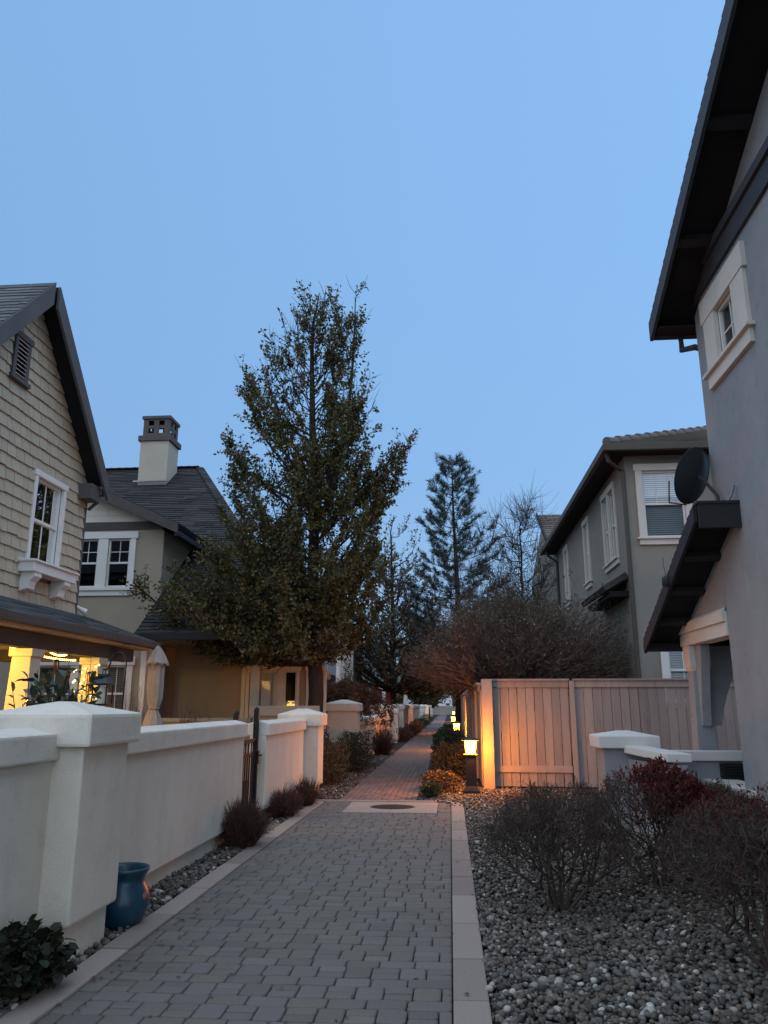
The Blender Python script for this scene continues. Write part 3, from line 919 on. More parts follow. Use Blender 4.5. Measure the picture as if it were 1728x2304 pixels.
# ================================================================== LEFT GARDEN WALLS
WX = -2.66                                                        # face of the wall toward the walkway
def hip_cap(x0, x1, y0, y1, z0, z1, zp):
    m = MB()
    m.box(x0, x1, y0, y1, z0, z1)
    k = min(x1 - x0, y1 - y0) * 0.46
    v = [(x0, y0, z1), (x1, y0, z1), (x1, y1, z1), (x0, y1, z1), (x0 + k, y0 + k, zp), (x1 - k, y0 + k, zp), (x1 - k, y1 - k, zp), (x0 + k, y1 - k, zp)]
    f0 = m.f[:]
    m.f = [q for q in f0 if q != (4, 5, 6, 7)]
    m.v += [Vector(p) for p in v[4:]]
    m.f += [(4, 5, 9, 8), (5, 6, 10, 9), (6, 7, 11, 10), (7, 4, 8, 11), (8, 9, 10, 11)]
    return m
def pillar(root, x0, x1, y0, y1, top=1.33, cap=0.22, peak=0.08, over=0.06, lip=0.24, bev=0.02):
    m = MB()
    m.box(x0, x1, y0, y1, lip, top + 0.02)
    p = m.build('pillar', cream, root, bevel=bev)
    m = MB()
    m.box(x0 + 0.05, x1 - 0.05, y0 + 0.05, y1 - 0.05, -0.05, lip + 0.05)
    m.build('plinth', cream, p, bevel=0.01)
    hip_cap(x0 - over, x1 + over, y0 - over, y1 + over, top, top + cap, top + cap + peak).build('cap', cream_cap, p, bevel=0.022)
    return p
def wall_run(root, y0, y1, x0=WX - 0.24, x1=WX, lip=0.17, top=1.40, cop=0.19, slope=0.02, rot=None):
    m = MB()
    m.box(x0, x1, y0, y1, lip, top - cop + 0.02)
    w = m.build('wall_panel', cream, root, bevel=0.012)
    m = MB()
    m.box(x0 + 0.06, x1 - 0.06, y0 + 0.01, y1 - 0.01, -0.05, lip + 0.04)
    m.build('plinth', cream, w)
    m = MB()
    m.prism([(x0 - 0.045, top - cop), (x1 + 0.045, top - cop), (x1 + 0.045, top - 0.02), ((x0 + x1) / 2, top + slope), (x0 - 0.045, top - 0.02)], 'y', y0 - 0.004, y1 + 0.004)
    m.build('coping', cream_cap, w, bevel=0.016)
    return w
w1 = thing('garden_wall', 'long cream stucco garden wall with broad capped pillar, the blue pot at its foot', 'wall', (-2.78, 6.5, 0))
pillar(w1, -3.10, -2.42, 5.15, 5.88, 1.335, 0.21, 0.085, 0.065, 0.24)
wall_run(w1, 5.80, 10.18)
wall_run(w1, 2.0, 5.25, x0=-2.92, x1=-2.63, top=1.44)
w2 = thing('garden_wall', 'short cream wall right of the iron gate ending in a capped pillar', 'wall', (-2.78, 13, 0))
wall_run(w2, 11.42, 14.55, top=1.37)
pillar(w2, -3.10, -2.40, 14.45, 15.03, 1.24, 0.21, 0.10, 0.06, 0.2)
w3 = thing('garden_wall', 'cream wall with the rust leaved weeping shrub hanging over it', 'wall', (-2.7, 21, 0))
pillar(w3, -3.25, -2.45, 20.9, 21.6, 1.46, 0.20, 0.10, 0.06, 0.1)
wall_run(w3, 21.5, 31.1, x0=-2.9, x1=-2.62, top=1.25, lip=0.1)
pillar(w3, -3.05, -2.42, 31.0, 31.7, 1.42, 0.19, 0.09, 0.06, 0.1)
w4 = thing('garden_wall', 'cream garden wall with the red wreath on its slim entry pillar', 'wall', (-2.7, 37, 0))
pillar(w4, -2.95, -2.40, 36.4, 37.0, 1.28, 0.16, 0.06, 0.05, 0.1)
pillar(w4, -3.1, -2.40, 40.8, 41.5, 1.42, 0.19, 0.09, 0.06, 0.1)
wall_run(w4, 37.0, 40.8, x0=-2.9, x1=-2.66, top=1.1, lip=0.1)
w5 = thing('garden_wall', 'pale wall with paired pillars beyond the wreath pillar', 'wall', (-2.7, 47, 0))
for y in (45.8, 51.2): pillar(w5, -3.1, -2.40, y, y + 0.7, 1.44, 0.19, 0.09, 0.06, 0.1)
wall_run(w5, 46.5, 51.2, x0=-2.9, x1=-2.66, top=1.2, lip=0.1)
w6 = thing('garden_wall', 'distant pale pillared wall beside the farthest part of the walkway', 'wall', (-2.7, 63, 0))
for y in (62.4, 77, 88, 100): pillar(w6, -3.1, -2.40, y, y + 0.8, 1.44, 0.19, 0.09, 0.06, 0.1)
wall_run(w6, 63.1, 120, x0=-2.9, x1=-2.66, top=1.2, lip=0.1)

# iron gate
gate = thing('iron_gate', 'black iron gate with ring frieze in the cream wall opening', 'gate', (-2.80, 10.85, 0))
GX = -2.80
for y, t in ((10.27, 1.50), (11.36, 1.54)):
    m = MB()
    m.box(GX - 0.035, GX + 0.035, y - 0.035, y + 0.035, 0, t)
    m.lathe([(0.04, 0), (0.04, 0.012), (0.02, 0.035), (0.0, 0.045)], (GX, y, t), 10)
    m.build('gate_post', black_iron, gate, bevel=0.006)
for z, mt in ((0.12, black_iron), (0.92, rust_iron), (1.13, rust_iron)):
    m = MB()
    m.box(GX - 0.016, GX + 0.016, 10.31, 11.32, z - 0.016, z + 0.016)
    m.build('rail', mt, gate)
for i in range(9):
    y = 10.36 + i * 0.115
    m = MB()
    m.box(GX - 0.009, GX + 0.009, y - 0.009, y + 0.009, 0.10, 0.925)
    m.build('bar', black_iron, gate)
for i in range(6):
    y = 10.42 + i * 0.157
    m = MB()
    m.tube([(GX, y + 0.082 * math.cos(t), 1.025 + 0.088 * math.sin(t)) for t in [2 * math.pi * k / 16 for k in range(17)]], 0.008, 5)
    m.build('ring', black_iron, gate)
m = MB()
m.box(GX + 0.0, GX + 0.075, 11.26, 11.34, 0.80, 0.98)
m.tube([(GX + 0.075, 11.28, 0.92), (GX + 0.12, 11.28, 0.92), (GX + 0.12, 11.20, 0.92)], 0.012, 6)
m.build('latch', black_iron, gate, bevel=0.008)

# ================================================================== HOUSES: window, roof helpers
def window(root, o, u, n, w, h, trim=0.10, head=0.14, sill=0.12, proud=0.035, tmat=None, grid=(2, 2), sash=True, blind=None, glass=None, low_blind=None, frame=0.045, head_ext=0.03, grid_low=False, curtain=False, label=None, sill_ext=0.06):
    """o: lower left of the opening on the wall face, u along the wall, n outward"""
    tmat = tmat or white
    m = MB().frame(o, u, n)
    if trim:
        m.box(-trim, 0.004, 0.0, h, -0.01, proud)
        m.box(w - 0.004, w + trim, 0.0, h, -0.01, proud)
        m.box(-trim - head_ext, w + trim + head_ext, h - 0.002, h + head, -0.01, proud + 0.012)
    win = m.build('window', tmat, root, bevel=0.006)
    if label: win['label'] = label
    m = MB().frame(o, u, n)
    for a, b, c, d in ((0.003, frame, 0.003, h - 0.003), (w - frame, w - 0.003, 0.003, h - 0.003), (frame, w - frame, 0.003, frame), (frame, w - frame, h - frame, h - 0.003)):
        m.box(a, b, c, d, -0.075, -0.02)
    if sash: m.box(frame, w - frame, h * 0.5 - 0.025, h * 0.5 + 0.025, -0.072, -0.015)
    m.build('frame', tmat if tmat is not r_trim else white, win)
    if grid:
        m = MB().frame(o, u, n)
        lo = h * 0.5 if (sash and not grid_low) else frame
        for i in range(1, grid[0]):
            x = frame + (w - 2 * frame) * i / grid[0]
            m.box(x - 0.009, x + 0.009, lo, h - frame, -0.063, -0.05)
        for j in range(1, grid[1]):
            z = lo + (h - frame - lo) * j / grid[1]
            m.box(frame, w - frame, z - 0.009, z + 0.009, -0.0635, -0.0495)
        if m.v: m.build('muntin', white, win)
    m = MB().frame(o, u, n)
    m.quad((frame - 0.005, frame - 0.005, -0.058), (w - frame + 0.005, frame - 0.005, -0.058), (w - frame + 0.005, h - frame + 0.005, -0.058), (frame - 0.005, h - frame + 0.005, -0.058))
    m.build('pane', glass or glass_w, win)
    if sill:
        m = MB().frame(o, u, n)
        m.box(-trim - sill_ext, w + trim + sill_ext, -0.045, 0.0, -0.01, proud + 0.055)
        m.box(-trim - 0.01, w + trim + 0.01, -0.045 - sill, -0.043, -0.01, proud + 0.004)
        m.build('sill', tmat, win, bevel=0.006)
    for bm_, z0, z1 in ((blind, h * 0.5 if low_blind else 0.03, h - 0.03), (low_blind, 0.03, h * 0.5)):
        if bm_ is None: continue
        m = MB().frame(o, u, n)
        k = int((z1 - z0) / 0.052)
        for i in range(k):
            z = z0 + (i + 0.5) * (z1 - z0) / k
            m.add([(0.03, z - 0.0245, -0.078), (w - 0.03, z - 0.0245, -0.078), (w - 0.03, z + 0.0225, -0.094), (0.03, z + 0.0225, -0.094)], [(0, 1, 2, 3)])
        m.build('blind_slats', bm_, win, recalc=False, kind='stuff')
    if curtain:
        m = MB().frame(o, u, n)
        N = 24
        vs = []
        for i in range(N + 1):
            a = w * 0.35 + (w * 0.62) * i / N
            c = -0.105 + 0.012 * math.sin(i * 1.9)
            vs += [(a + (0.12 * w if False else 0), 0.03, c), (a - 0.25 * w * (1 - i / N) * 0.0, h - 0.03, c)]
        m.add(vs, [(2 * i, 2 * i + 2, 2 * i + 3, 2 * i + 1) for i in range(N)])
        m.build('curtain', curtain_m, win, recalc=False, smooth=True)
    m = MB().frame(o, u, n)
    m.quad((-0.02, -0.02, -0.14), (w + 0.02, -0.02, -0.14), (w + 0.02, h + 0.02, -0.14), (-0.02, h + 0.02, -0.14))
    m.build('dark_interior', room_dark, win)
    return win

def roof_courses(o, along, up, nor, span, length, course=0.14, tab=(0.25, 0.9), thick=0.012, seed=0, jag=0.012):
    """overlapping courses of tabs on a roof plane; span(t) -> (a0, a1) along the eave at slope distance t"""
    r = random.Random(seed)
    o, along, up, nor = Vector(o), Vector(along).normalized(), Vector(up).normalized(), Vector(nor).normalized()
    m = MB()
    k = int(length / course)
    for j in range(k):
        t0, t1 = j * course, min((j + 1) * course + 0.03, length)
        a0, a1 = span(t0 + course * 0.5)
        x = a0
        w = r.uniform(*tab) * 0.5
        while x < a1 - 0.01:
            e_ = min(x + w, a1)
            tk = thick * r.uniform(0.7, 1.5)
            dd = r.uniform(-jag, jag)
            p = [(x + 0.002, t0 + dd), (e_ - 0.002, t0 + dd), (e_ - 0.002, t1), (x + 0.002, t1)]
            lo = [o + along * a + up * b for a, b in p]
            hi = [lo[0] + nor * (tk + 0.012), lo[1] + nor * (tk + 0.012), lo[2] + nor * 0.006, lo[3] + nor * 0.006]
            m.add(lo + hi, [(4, 5, 6, 7), (0, 1, 5, 4), (1, 2, 6, 5), (3, 0, 4, 7)])
            x = e_
            w = r.uniform(*tab)
    return m

X, Y, Z = Vector((1, 0, 0)), Vector((0, 1, 0)), Vector((0, 0, 1))

# ================================================================== HOUSE A: tan shingled gable, lit porch (left, near)
DA = -7.0
A = thing('shingled_house', 'tan shingle clad house with steep gable and yellow lit porch', 'house', (-9, 11, 0))
AY0, AY1 = 8.94, 13.94                         # gable wall ends; ridge between
RY, RZ = 11.44, 8.55                           # apex at the wall
SL = 1.11
wz0, wz1, wy0, wy1 = 3.95, 5.43, 12.14, 13.06   # window opening
vz0, vz1, vy0, vy1 = 6.83, 7.50, 11.06, 11.36   # vent opening
m = MB().frame((DA, AY0, 0), Y, X)
m.holes(AY1 - AY0, 5.72, [(wy0 - AY0, wy1 - AY0, wz0, wz1)], 0.14, b0=2.62)
m.M = None
m.add([(DA, AY0, 5.72), (DA, AY1, 5.72), (DA, RY, RZ)], [(0, 1, 2)])
m.quad((DA, AY1, 2.62), (DA - 7, AY1, 2.62), (DA - 7, AY1, 5.72), (DA, AY1, 5.72))
m.quad((DA, AY0, 2.62), (DA - 7, AY0, 2.62), (DA - 7, AY0, 5.72), (DA, AY0, 5.72))
aw = m.build('wall', a_shingle2, A)
# shingles: staggered butts, 300 largest in view
rs = random.Random(5)
unit_sh = []
for i in range(5):
    m = MB()
    a, b = rs.uniform(-0.03, 0.03), rs.uniform(-0.03, 0.03)
    m.add([(0, 0.024, a), (0, 0.976, b), (0, 0.976, 1.02), (0, 0.024, 1.02), (0.036, 0.026, a), (0.036, 0.974, b), (0.008, 0.974, 1.02), (0.008, 0.026, 1.02)],
          [(4, 5, 6, 7), (0, 1, 5, 4), (1, 2, 6, 5), (3, 0, 4, 7), (2, 3, 7, 6)])
    me = bpy.data.meshes.new('shingle')
    me.from_pydata([tuple(p) for p in m.v], [], m.f)
    me.materials.append(a_shingle)
    unit_sh.append(me)
CRS = 0.205
sh_list = []
z = 3.05
while z < RZ - 0.1:
    zt = z + CRS
    ymax = min(AY1, RY + (RZ - z) / SL) if z > 5.6 else AY1
    ymin = max(AY0, RY - (RZ - z) / SL) if z > 5.6 else AY0
    y = ymax
    w = rs.uniform(0.1, 0.3)
    while y > ymin + 0.02:
        y0 = max(y - w, ymin)
        sh_list.append((y0, y, z + rs.uniform(-0.009, 0.009), CRS))
        y = y0
        w = rs.choice((0.13, 0.17, 0.21, 0.26, 0.31))
    z = zt
def hits(y0, y1, z0, z1, ry0, ry1, rz0, rz1): return y1 > ry0 and y0 < ry1 and z1 > rz0 and z0 < rz1
def clip_sh(lst, ry0, ry1, rz0, rz1):
    out = []
    for y0, y1, z, hh in lst:
        if not hits(y0, y1, z, z + hh, ry0, ry1, rz0, rz1): out.append((y0, y1, z, hh)); continue
        if y0 < ry0 - 0.03: out.append((y0, ry0, z, hh))
        if y1 > ry1 + 0.03: out.append((ry1, y1, z, hh))
        if z + hh > rz1 + 0.02: out.append((max(y0, ry0), min(y1, ry1), rz1, z + hh - rz1))
    return out
sh_list = clip_sh(sh_list, wy0 - 0.09, wy1 + 0.09, wz0 - 0.22, wz1 + 0.10)
sh_list = clip_sh(sh_list, vy0 - 0.08, vy1 + 0.08, vz0 - 0.05, vz1 + 0.05)
sh_list.sort(key=lambda s_: -s_[1])
vis = [s_ for s_ in sh_list if s_[1] > 10.7]
rest = [s_ for s_ in sh_list if s_[1] <= 10.7] + vis[299:]
for y0, y1, z, hh in vis[:299]:
    o = link('shingle', unit_sh[rs.randrange(5)], None, aw)
    o.location = Vector((DA + 0.004, y0, z)) - wloc(aw)
    o.scale = (1, y1 - y0, hh)
m = MB()
for y0, y1, z, hh in rest:
    m.box(DA + 0.003, DA + 0.016, y0 + 0.002, y1 - 0.002, z, z + hh - 0.004)
m.build('shingles_beyond', surf('tan_shingle_far', (0.425, 0.37, 0.27), 0.85, 0.1), aw, kind='stuff')
m = MB()
m.box(DA - 0.03, DA + 0.035, AY1 - 0.01, AY1 + 0.06, 3.0, 6.05)
m.build('corner_board', a_rake, A)
# window and flower-box style sill
win = window(A, (DA, wy0, wz0), Y, X, wy1 - wy0, wz1 - wz0, 0.085, 0.10, 0, 0.05, white, (2, 1), True, glass=glass_r, blind=blind_m, low_blind=blind_d, grid_low=True, label='white framed sash window reflecting the tree')
m = MB()
m.box(DA + 0.02, DA + 0.30, 11.86, 13.32, 3.73, 3.90)
m.prism([(DA + 0.02, 3.89), (DA + 0.34, 3.89), (DA + 0.34, 3.925), (DA + 0.02, 3.95)], 'y', 11.82, 13.36)
m.build('window_shelf', white, A, bevel=0.01)
for y in (11.95, 12.95):
    m = MB()
    pr = [(DA + 0.02, 3.73), (DA + 0.28, 3.73), (DA + 0.28, 3.66), (DA + 0.24, 3.62), (DA + 0.20, 3.58), (DA + 0.18, 3.52), (DA + 0.17, 3.46), (DA + 0.02, 3.42)]
    m.prism(pr, 'y', y, y + 0.22)
    m.build('shelf_bracket', white, A, bevel=0.006)
# louvred vent
m = MB()
m.box(DA - 0.02, DA + 0.07, vy0 - 0.085, vy0, vz0 - 0.02, vz1)
m.box(DA - 0.02, DA + 0.07, vy1, vy1 + 0.085, vz0 - 0.02, vz1)
m.box(DA - 0.02, DA + 0.085, vy0 - 0.12, vy1 + 0.12, vz1, vz1 + 0.10)
m.box(DA - 0.02, DA + 0.10, vy0 - 0.13, vy1 + 0.13, vz0 - 0.09, vz0 - 0.015)
vent = m.build('gable_vent', a_rake, A, bevel=0.006)
m = MB()
m.box(DA - 0.05, DA + 0.018, vy0, vy1, vz0, vz1)
m.build('vent_back', room_dark, vent)
for i in range(9):
    z = vz0 + 0.02 + i * (vz1 - vz0) / 9
    m = MB()
    m.slab((DA + 0.02, vy0 + 0.002, z + 0.045), (0, vy1 - vy0 - 0.004, 0), (0.045, 0, -0.035), (0.4, 0, 0.6), 0.010)
    m.build('louvre', white, vent)
# roof: two slopes with rake boards on the overhang
OX = 0.36
TE = 0.16
ye, ze = 13.98, RZ - SL * (13.98 - RY)
nA, nB = Vector((0, SL, 1)).normalized(), Vector((0, -SL, 1)).normalized()
Lr = math.hypot(13.98 - RY, ze - RZ)
for sgn, nn in ((1, nA), (-1, nB)):
    p0 = Vector((DA + OX, RY, RZ + 0.03))
    e1 = Vector((DA + OX, RY + sgn * (13.98 - RY), ze + 0.03))
    m = MB()
    m.poly_slab([p0, p0 - X * 8, e1 - X * 8, e1], nn, 0.10)
    dk = m.build('roof', dark_soffit, A)
    upv = (p0 - e1).normalized()
    rc = roof_courses(e1 + nn * 0.10 - upv * 0.04 + X * 0.03, -X, upv, nn, lambda t: (0, 8), Lr + 0.08, 0.15, (0.25, 0.8), 0.012, 31 + sgn)
    rc.build('roof_shingles', roof_grey, dk, recalc=False, kind='stuff')
    m = MB()
    dn = nn * -0.20
    a0, b0 = p0 + X * 0.004 + nn * 0.105, e1 + X * 0.004 + nn * 0.105
    m.poly_slab([a0, b0, b0 - Vector((0, 0, 0.34)), a0 - Vector((0, 0, 0.42))], X, 0.05)
    m.build('rake_board', a_rake, A)
# boxed eave return at the lower end of the rake
m = MB()
m.box(DA - 0.05, DA + OX - 0.07, 13.60, 13.96, 5.42, 5.72)
m.build('eave_return', a_rake, A, bevel=0.01)
m = MB()
m.box(DA - 8, DA + OX - 0.03, 13.945, 14.10, 5.58, 5.70)
m.build('gutter', a_rake, A)
m = MB()
m.tube([(DA + 0.22, 14.02, 5.60), (DA + 0.22, 14.02, 5.45), (DA + 0.05, 14.02, 5.30)], 0.035, 8)
m.build('downspout', a_rake, A)
# small floodlight on the corner
m = MB()
m.tube([(DA + 0.01, 13.99, 3.42), (DA + 0.06, 14.06, 3.38), (DA + 0.13, 14.14, 3.33)], [0.03, 0.035, 0.06], 10)
m.build('floodlight', white, A)

# porch of house A
EX, EYc, EZ = -5.85, 15.13, 2.82
p_in, p_out = (DA, 13.98, 3.28), (EX, EYc, EZ)
m = MB()
m.add([(DA, 6, 3.28), (DA, 13.98, 3.28), (EX, EYc, EZ), (EX, 6, EZ)], [(0, 1, 2, 3)])
m.add([(DA, 13.98, 3.28), (DA - 1.7, 13.98, 3.28), (DA - 1.7, EYc, EZ), (EX, EYc, EZ)], [(0, 1, 2, 3)])
pr = m.build('porch_roof', dark_soffit, A)
nP = Vector((3.28 - EZ, 0, EX - DA)).normalized()
upP = Vector((DA - EX, 0, 3.28 - EZ))
LP_ = upP.length
rc = roof_courses((EX + 0.03, 6, EZ), Y, upP, nP, lambda t: (0, (EYc - 6) - t / LP_ * (EYc - 13.98)), LP_, 0.125, (0.25, 0.8), 0.010, 41)
rc.build('roof_shingles', roof_grey, pr, recalc=False, kind='stuff')
nP2 = Vector((0, 3.28 - EZ, EYc - 13.98)).normalized()
upP2 = Vector((0, 13.98 - EYc, 3.28 - EZ))
rc = roof_courses((EX, EYc + 0.03, EZ), -X, upP2, nP2, lambda t: (t / LP_ * (EX - DA), 2.8), upP2.length, 0.125, (0.25, 0.8), 0.010, 42)
rc.build('roof_shingles', roof_grey, pr, recalc=False, kind='stuff')
m = MB()
m.box(EX - 0.03, EX + 0.09, 6, EYc + 0.09, EZ - 0.125, EZ + 0.0)
m.box(DA - 1.7, EX - 0.03, EYc - 0.03, EYc + 0.09, EZ - 0.125, EZ + 0.0)
m.build('gutter', brown, A, bevel=0.012)
porch_paint = surf('porch_paint', (0.52, 0.46, 0.36), 0.7, 0.05)
m = MB()
m.box(-8.75, EX - 0.04, 6, EYc - 0.05, EZ - 0.16, EZ - 0.11)
m.build('porch_ceiling', porch_paint, A)
m = MB()
m.box(-6.33, -6.10, 6, 14.72, 2.42, EZ - 0.165)
m.box(-8.7, -6.335, 14.48, 14.71, 2.43, EZ - 0.167)
m.build('porch_beam', brown, A, bevel=0.008)
for y in (10.9, 13.12):
    m = MB()
    m.taper((-6.22, y + 0.18), 0.25, 2.30, 0.20, 0.20, 0.145, 0.145)
    c_ = m.build('porch_column', porch_paint, A, bevel=0.01)
    m = MB()
    m.box(-6.40, -6.04, y + 0.0, y + 0.36, 2.30, 2.415)
    m.build('column_cap', porch_paint, c_, bevel=0.01)
    m = MB()
    m.box(-6.46, -5.98, y - 0.06, y + 0.42, 0.2, 0.42)
    m.build('column_base', porch_paint, c_, bevel=0.01)
m = MB()
m.box(-8.7, -5.95, 6, 14.9, -0.03, 0.24)
m.build('porch_floor', concrete, A)
m = MB()
m.box(-8.85, -8.7, 6, 13.9, 0.2, 2.66)
m.box(-14, -8.86, 13.75, 13.9, 0.0, 2.66)
m.build('porch_back_wall', porch_paint, A)
# wall lamp in the porch, lit, and string lights
PL = thing('porch_lamp', 'lit wall lamp glowing yellow inside the shingled porch', 'lamp', (-8.6, 11.4, 2.3))
m = MB()
m.lathe([(0.05, 0.0), (0.09, 0.03), (0.10, 0.18), (0.06, 0.24), (0.0, 0.25)], (-8.5, 12.4, 2.12), 12)
m.build('lamp_glass', porch_glow, PL, smooth=True)
m = MB()
m.box(-8.70, -8.60, 12.36, 12.44, 2.2, 2.32)
m.lathe([(0.11, 0.25), (0.02, 0.33), (0.0, 0.335)], (-8.5, 12.4, 2.12), 12)
m.build('lamp_bracket', dark_bronze, PL)
def point(name, loc, e_, col, size=0.06, parent=None):
    l = bpy.data.lights.new(name, 'POINT')
    l.energy, l.color, l.shadow_soft_size = e_, col, size
    o = bpy.data.objects.new(name, l)
    COL.objects.link(o)
    if parent is not None:
        o.parent = parent
        loc = Vector(loc) - wloc(parent)
    o.location = loc
    return o
point('porch_lamp_light', (-8.2, 12.4, 2.2), 30, (1.0, 0.55, 0.11), 0.12, PL)
CL = thing('ceiling_lamp', 'lit round lamp on the porch ceiling before the first column', 'lamp', (-7.0, 9.8, 2.62))
m = MB()
m.lathe([(0.0, -0.13), (0.07, -0.12), (0.12, -0.07), (0.13, -0.01), (0.0, 0.0)], (-7.0, 9.8, 2.62), 16)
m.build('lamp_glass', porch_glow, CL, smooth=True)
m = MB()
m.lathe([(0.15, 0.0), (0.15, 0.035), (0.0, 0.036)], (-7.0, 9.8, 2.62), 16)
m.build('lamp_base', dark_bronze, CL)
point('ceiling_lamp_light', (-7.0, 9.8, 2.38), 180, (1.0, 0.53, 0.085), 0.1, CL)
SLT = thing('string_lights', 'yellow string lights draped under the porch ceiling', 'string lights', (-6.6, 12.5, 2.4))
cab, bul = MB(), MB()
def garland(a, b, sag, n, r=0.016):
    a, b = Vector(a), Vector(b)
    pts = [a.lerp(b, i / n) - Vector((0, 0, sag * 4 * (i / n) * (1 - i / n))) for i in range(n + 1)]
    cab.tube(pts, 0.004, 4)
    for p in pts:
        bul.lathe([(0.002, -r), (r * 0.9, -r * 0.4), (r * 0.9, r * 0.4), (0.002, r)], p, 6)
garland((-6.45, 10.6, 2.55), (-6.45, 11.9, 2.55), 0.12, 22)
garland((-6.45, 11.9, 2.55), (-6.45, 13.05, 2.55), 0.14, 22)
garland((-6.55, 11.0, 2.5), (-6.42, 13.0, 2.36), 0.06, 30)
for i in range(22):                                # spiral down the second column
    t = i / 21
    p = Vector((-6.22 + 0.22 * math.cos(i * 0.9), 13.08 + 0.22 * math.sin(i * 0.9) * 0.3 - 0.05, 2.28 - 0.55 * t))
    bul.lathe([(0.002, -0.016), (0.015, -0.006), (0.015, 0.006), (0.002, 0.016)], p, 6)
cab.build('cable', black_iron, SLT)
bul.build('bulbs', bulb_glow, SLT, smooth=True, kind='stuff')
point('string_light_glow', (-6.75, 12.0, 2.45), 48, (1.0, 0.55, 0.10), 0.3, SLT)
# hanging chimes under the beam
def chime(label, y, z, n, body):
    t_ = thing('wind_chime', label, 'wind chime', (-6.12, y, z))
    m = MB()
    m.tube([(-6.05, y, 2.45), (-6.05, y, z)], 0.004, 4)
    m.lathe([(0.0, 0.03), (0.05, 0.0), (0.055, -0.015), (0.0, -0.016)], (-6.05, y, z), 10)
    m.build('hanger', black_iron, t_)
    for i in range(n):
        m = MB()
        a = 2 * math.pi * i / n
        m.tube([(-6.05 + 0.035 * math.cos(a), y + 0.035 * math.sin(a), z - 0.01), (-6.05 + 0.035 * math.cos(a), y + 0.035 * math.sin(a), z - body - 0.02 * i)], 0.008, 6)
        m.build('tube', rust_iron, t_)
chime('dark wind chime with short tubes nearest the first porch column', 11.66, 2.28, 5, 0.13)
chime('long rusty wind chime hanging by the lit second column', 12.82, 2.14, 6, 0.30)
chime('short rusty wind chime in the middle of the porch opening', 12.05, 2.12, 4, 0.10)

# ================================================================== HOUSE B: beige stucco, chimney, dark roof
YB, XB = 19.0, -7.31
B = thing('stucco_house', 'beige stucco house with dark shingle roof and pale chimney', 'house', (-9, 22, 0))
m = MB().frame((-13, YB, 0), X, -Y)
h1 = [(-9.75 + 13, -9.02 + 13, 4.50, 5.78), (-8.72 + 13, -8.10 + 13 + 0.06, 4.50, 5.78)]
h1 = [(-9.62 + 13, -9.03 + 13, 4.55, 5.82), (-8.77 + 13, -8.18 + 13, 4.55, 5.82), (-10.35 + 13, -9.45 + 13, 1.2, 2.58), (-9.25 + 13, -8.72 + 13, 1.2, 2.58), (-8.56 + 13, -8.02 + 13, 1.2, 2.58)]
m.holes(13 + XB, 6.02, h1, 0.14)
m.M = None
m.add([(-13, YB, 6.02), (XB, YB, 6.02), (-10.2, YB, 7.45)], [(0, 1, 2)])
m.quad((XB, YB, 0), (XB, 27, 0), (XB, 27, 6.02), (XB, YB, 6.02))
m.build('wall', b_stucco, B)
# upper pair: common header and panel
for x0, x1, _, _ in h1[:2]:
    window(B, (x0 - 13, YB, 4.55), X, -Y, x1 - x0, 1.27, 0, 0, 0, 0.04, white, (2, 2), True, glass=glass_r)
m = MB()
yy0, yy1 = YB - 0.04, YB + 0.01
m.box(-9.80, -9.62, yy0, yy1, 4.55, 5.82)
m.box(-9.03, -8.77, yy0, yy1, 4.55, 5.82)
m.box(-8.18, -8.03, yy0, yy1, 4.55, 5.82)
m.box(-9.85, -7.98, YB - 0.055, yy1, 5.821, 6.0)
m.box(-9.85, -7.98, YB - 0.085, yy1, 4.46, 4.549)
m.box(-9.80, -8.03, YB - 0.045, yy1, 4.33, 4.459)
m.build('window_surround', white, B, bevel=0.008)
# lower triple window with blinds
for x0, x1, z0, z1 in h1[2:]:
    window(B, (x0 - 13, YB, z0), X, -Y, x1 - x0, z1 - z0, 0, 0, 0, 0.04, white, (2, 1), True, blind=blind_d, grid_low=True)
m = MB()
for a, b in ((-10.5, -10.35), (-9.45, -9.25), (-8.72, -8.56), (-8.02, -7.86)):
    m.box(a, b, yy0, yy1, 1.1, 2.58)
m.box(-10.6, -7.80, YB - 0.06, yy1, 2.581, 2.80)
m.build('window_surround', white, B, bevel=0.008)
# belly band and siding in the gable
m = MB()
m.box(-13, XB + 0.0, YB - 0.035, YB + 0.01, 6.06, 6.26)
m.build('band_board', brown, B)
for i in range(5):
    z = 6.27 + i * 0.17
    xr = XB - (z - 6.02) / 0.46 + 0.15
    m = MB()
    m.add([(-12, YB - 0.012, z), (xr, YB - 0.012, z), (xr - 0.37, YB - 0.004, z + 0.17), (-12, YB - 0.004, z + 0.17), (-12, YB + 0.0, z), (xr, YB + 0.0, z)], [(0, 1, 2, 3), (0, 4, 5, 1)])
    m.build('siding_board', cream, B, recalc=False)
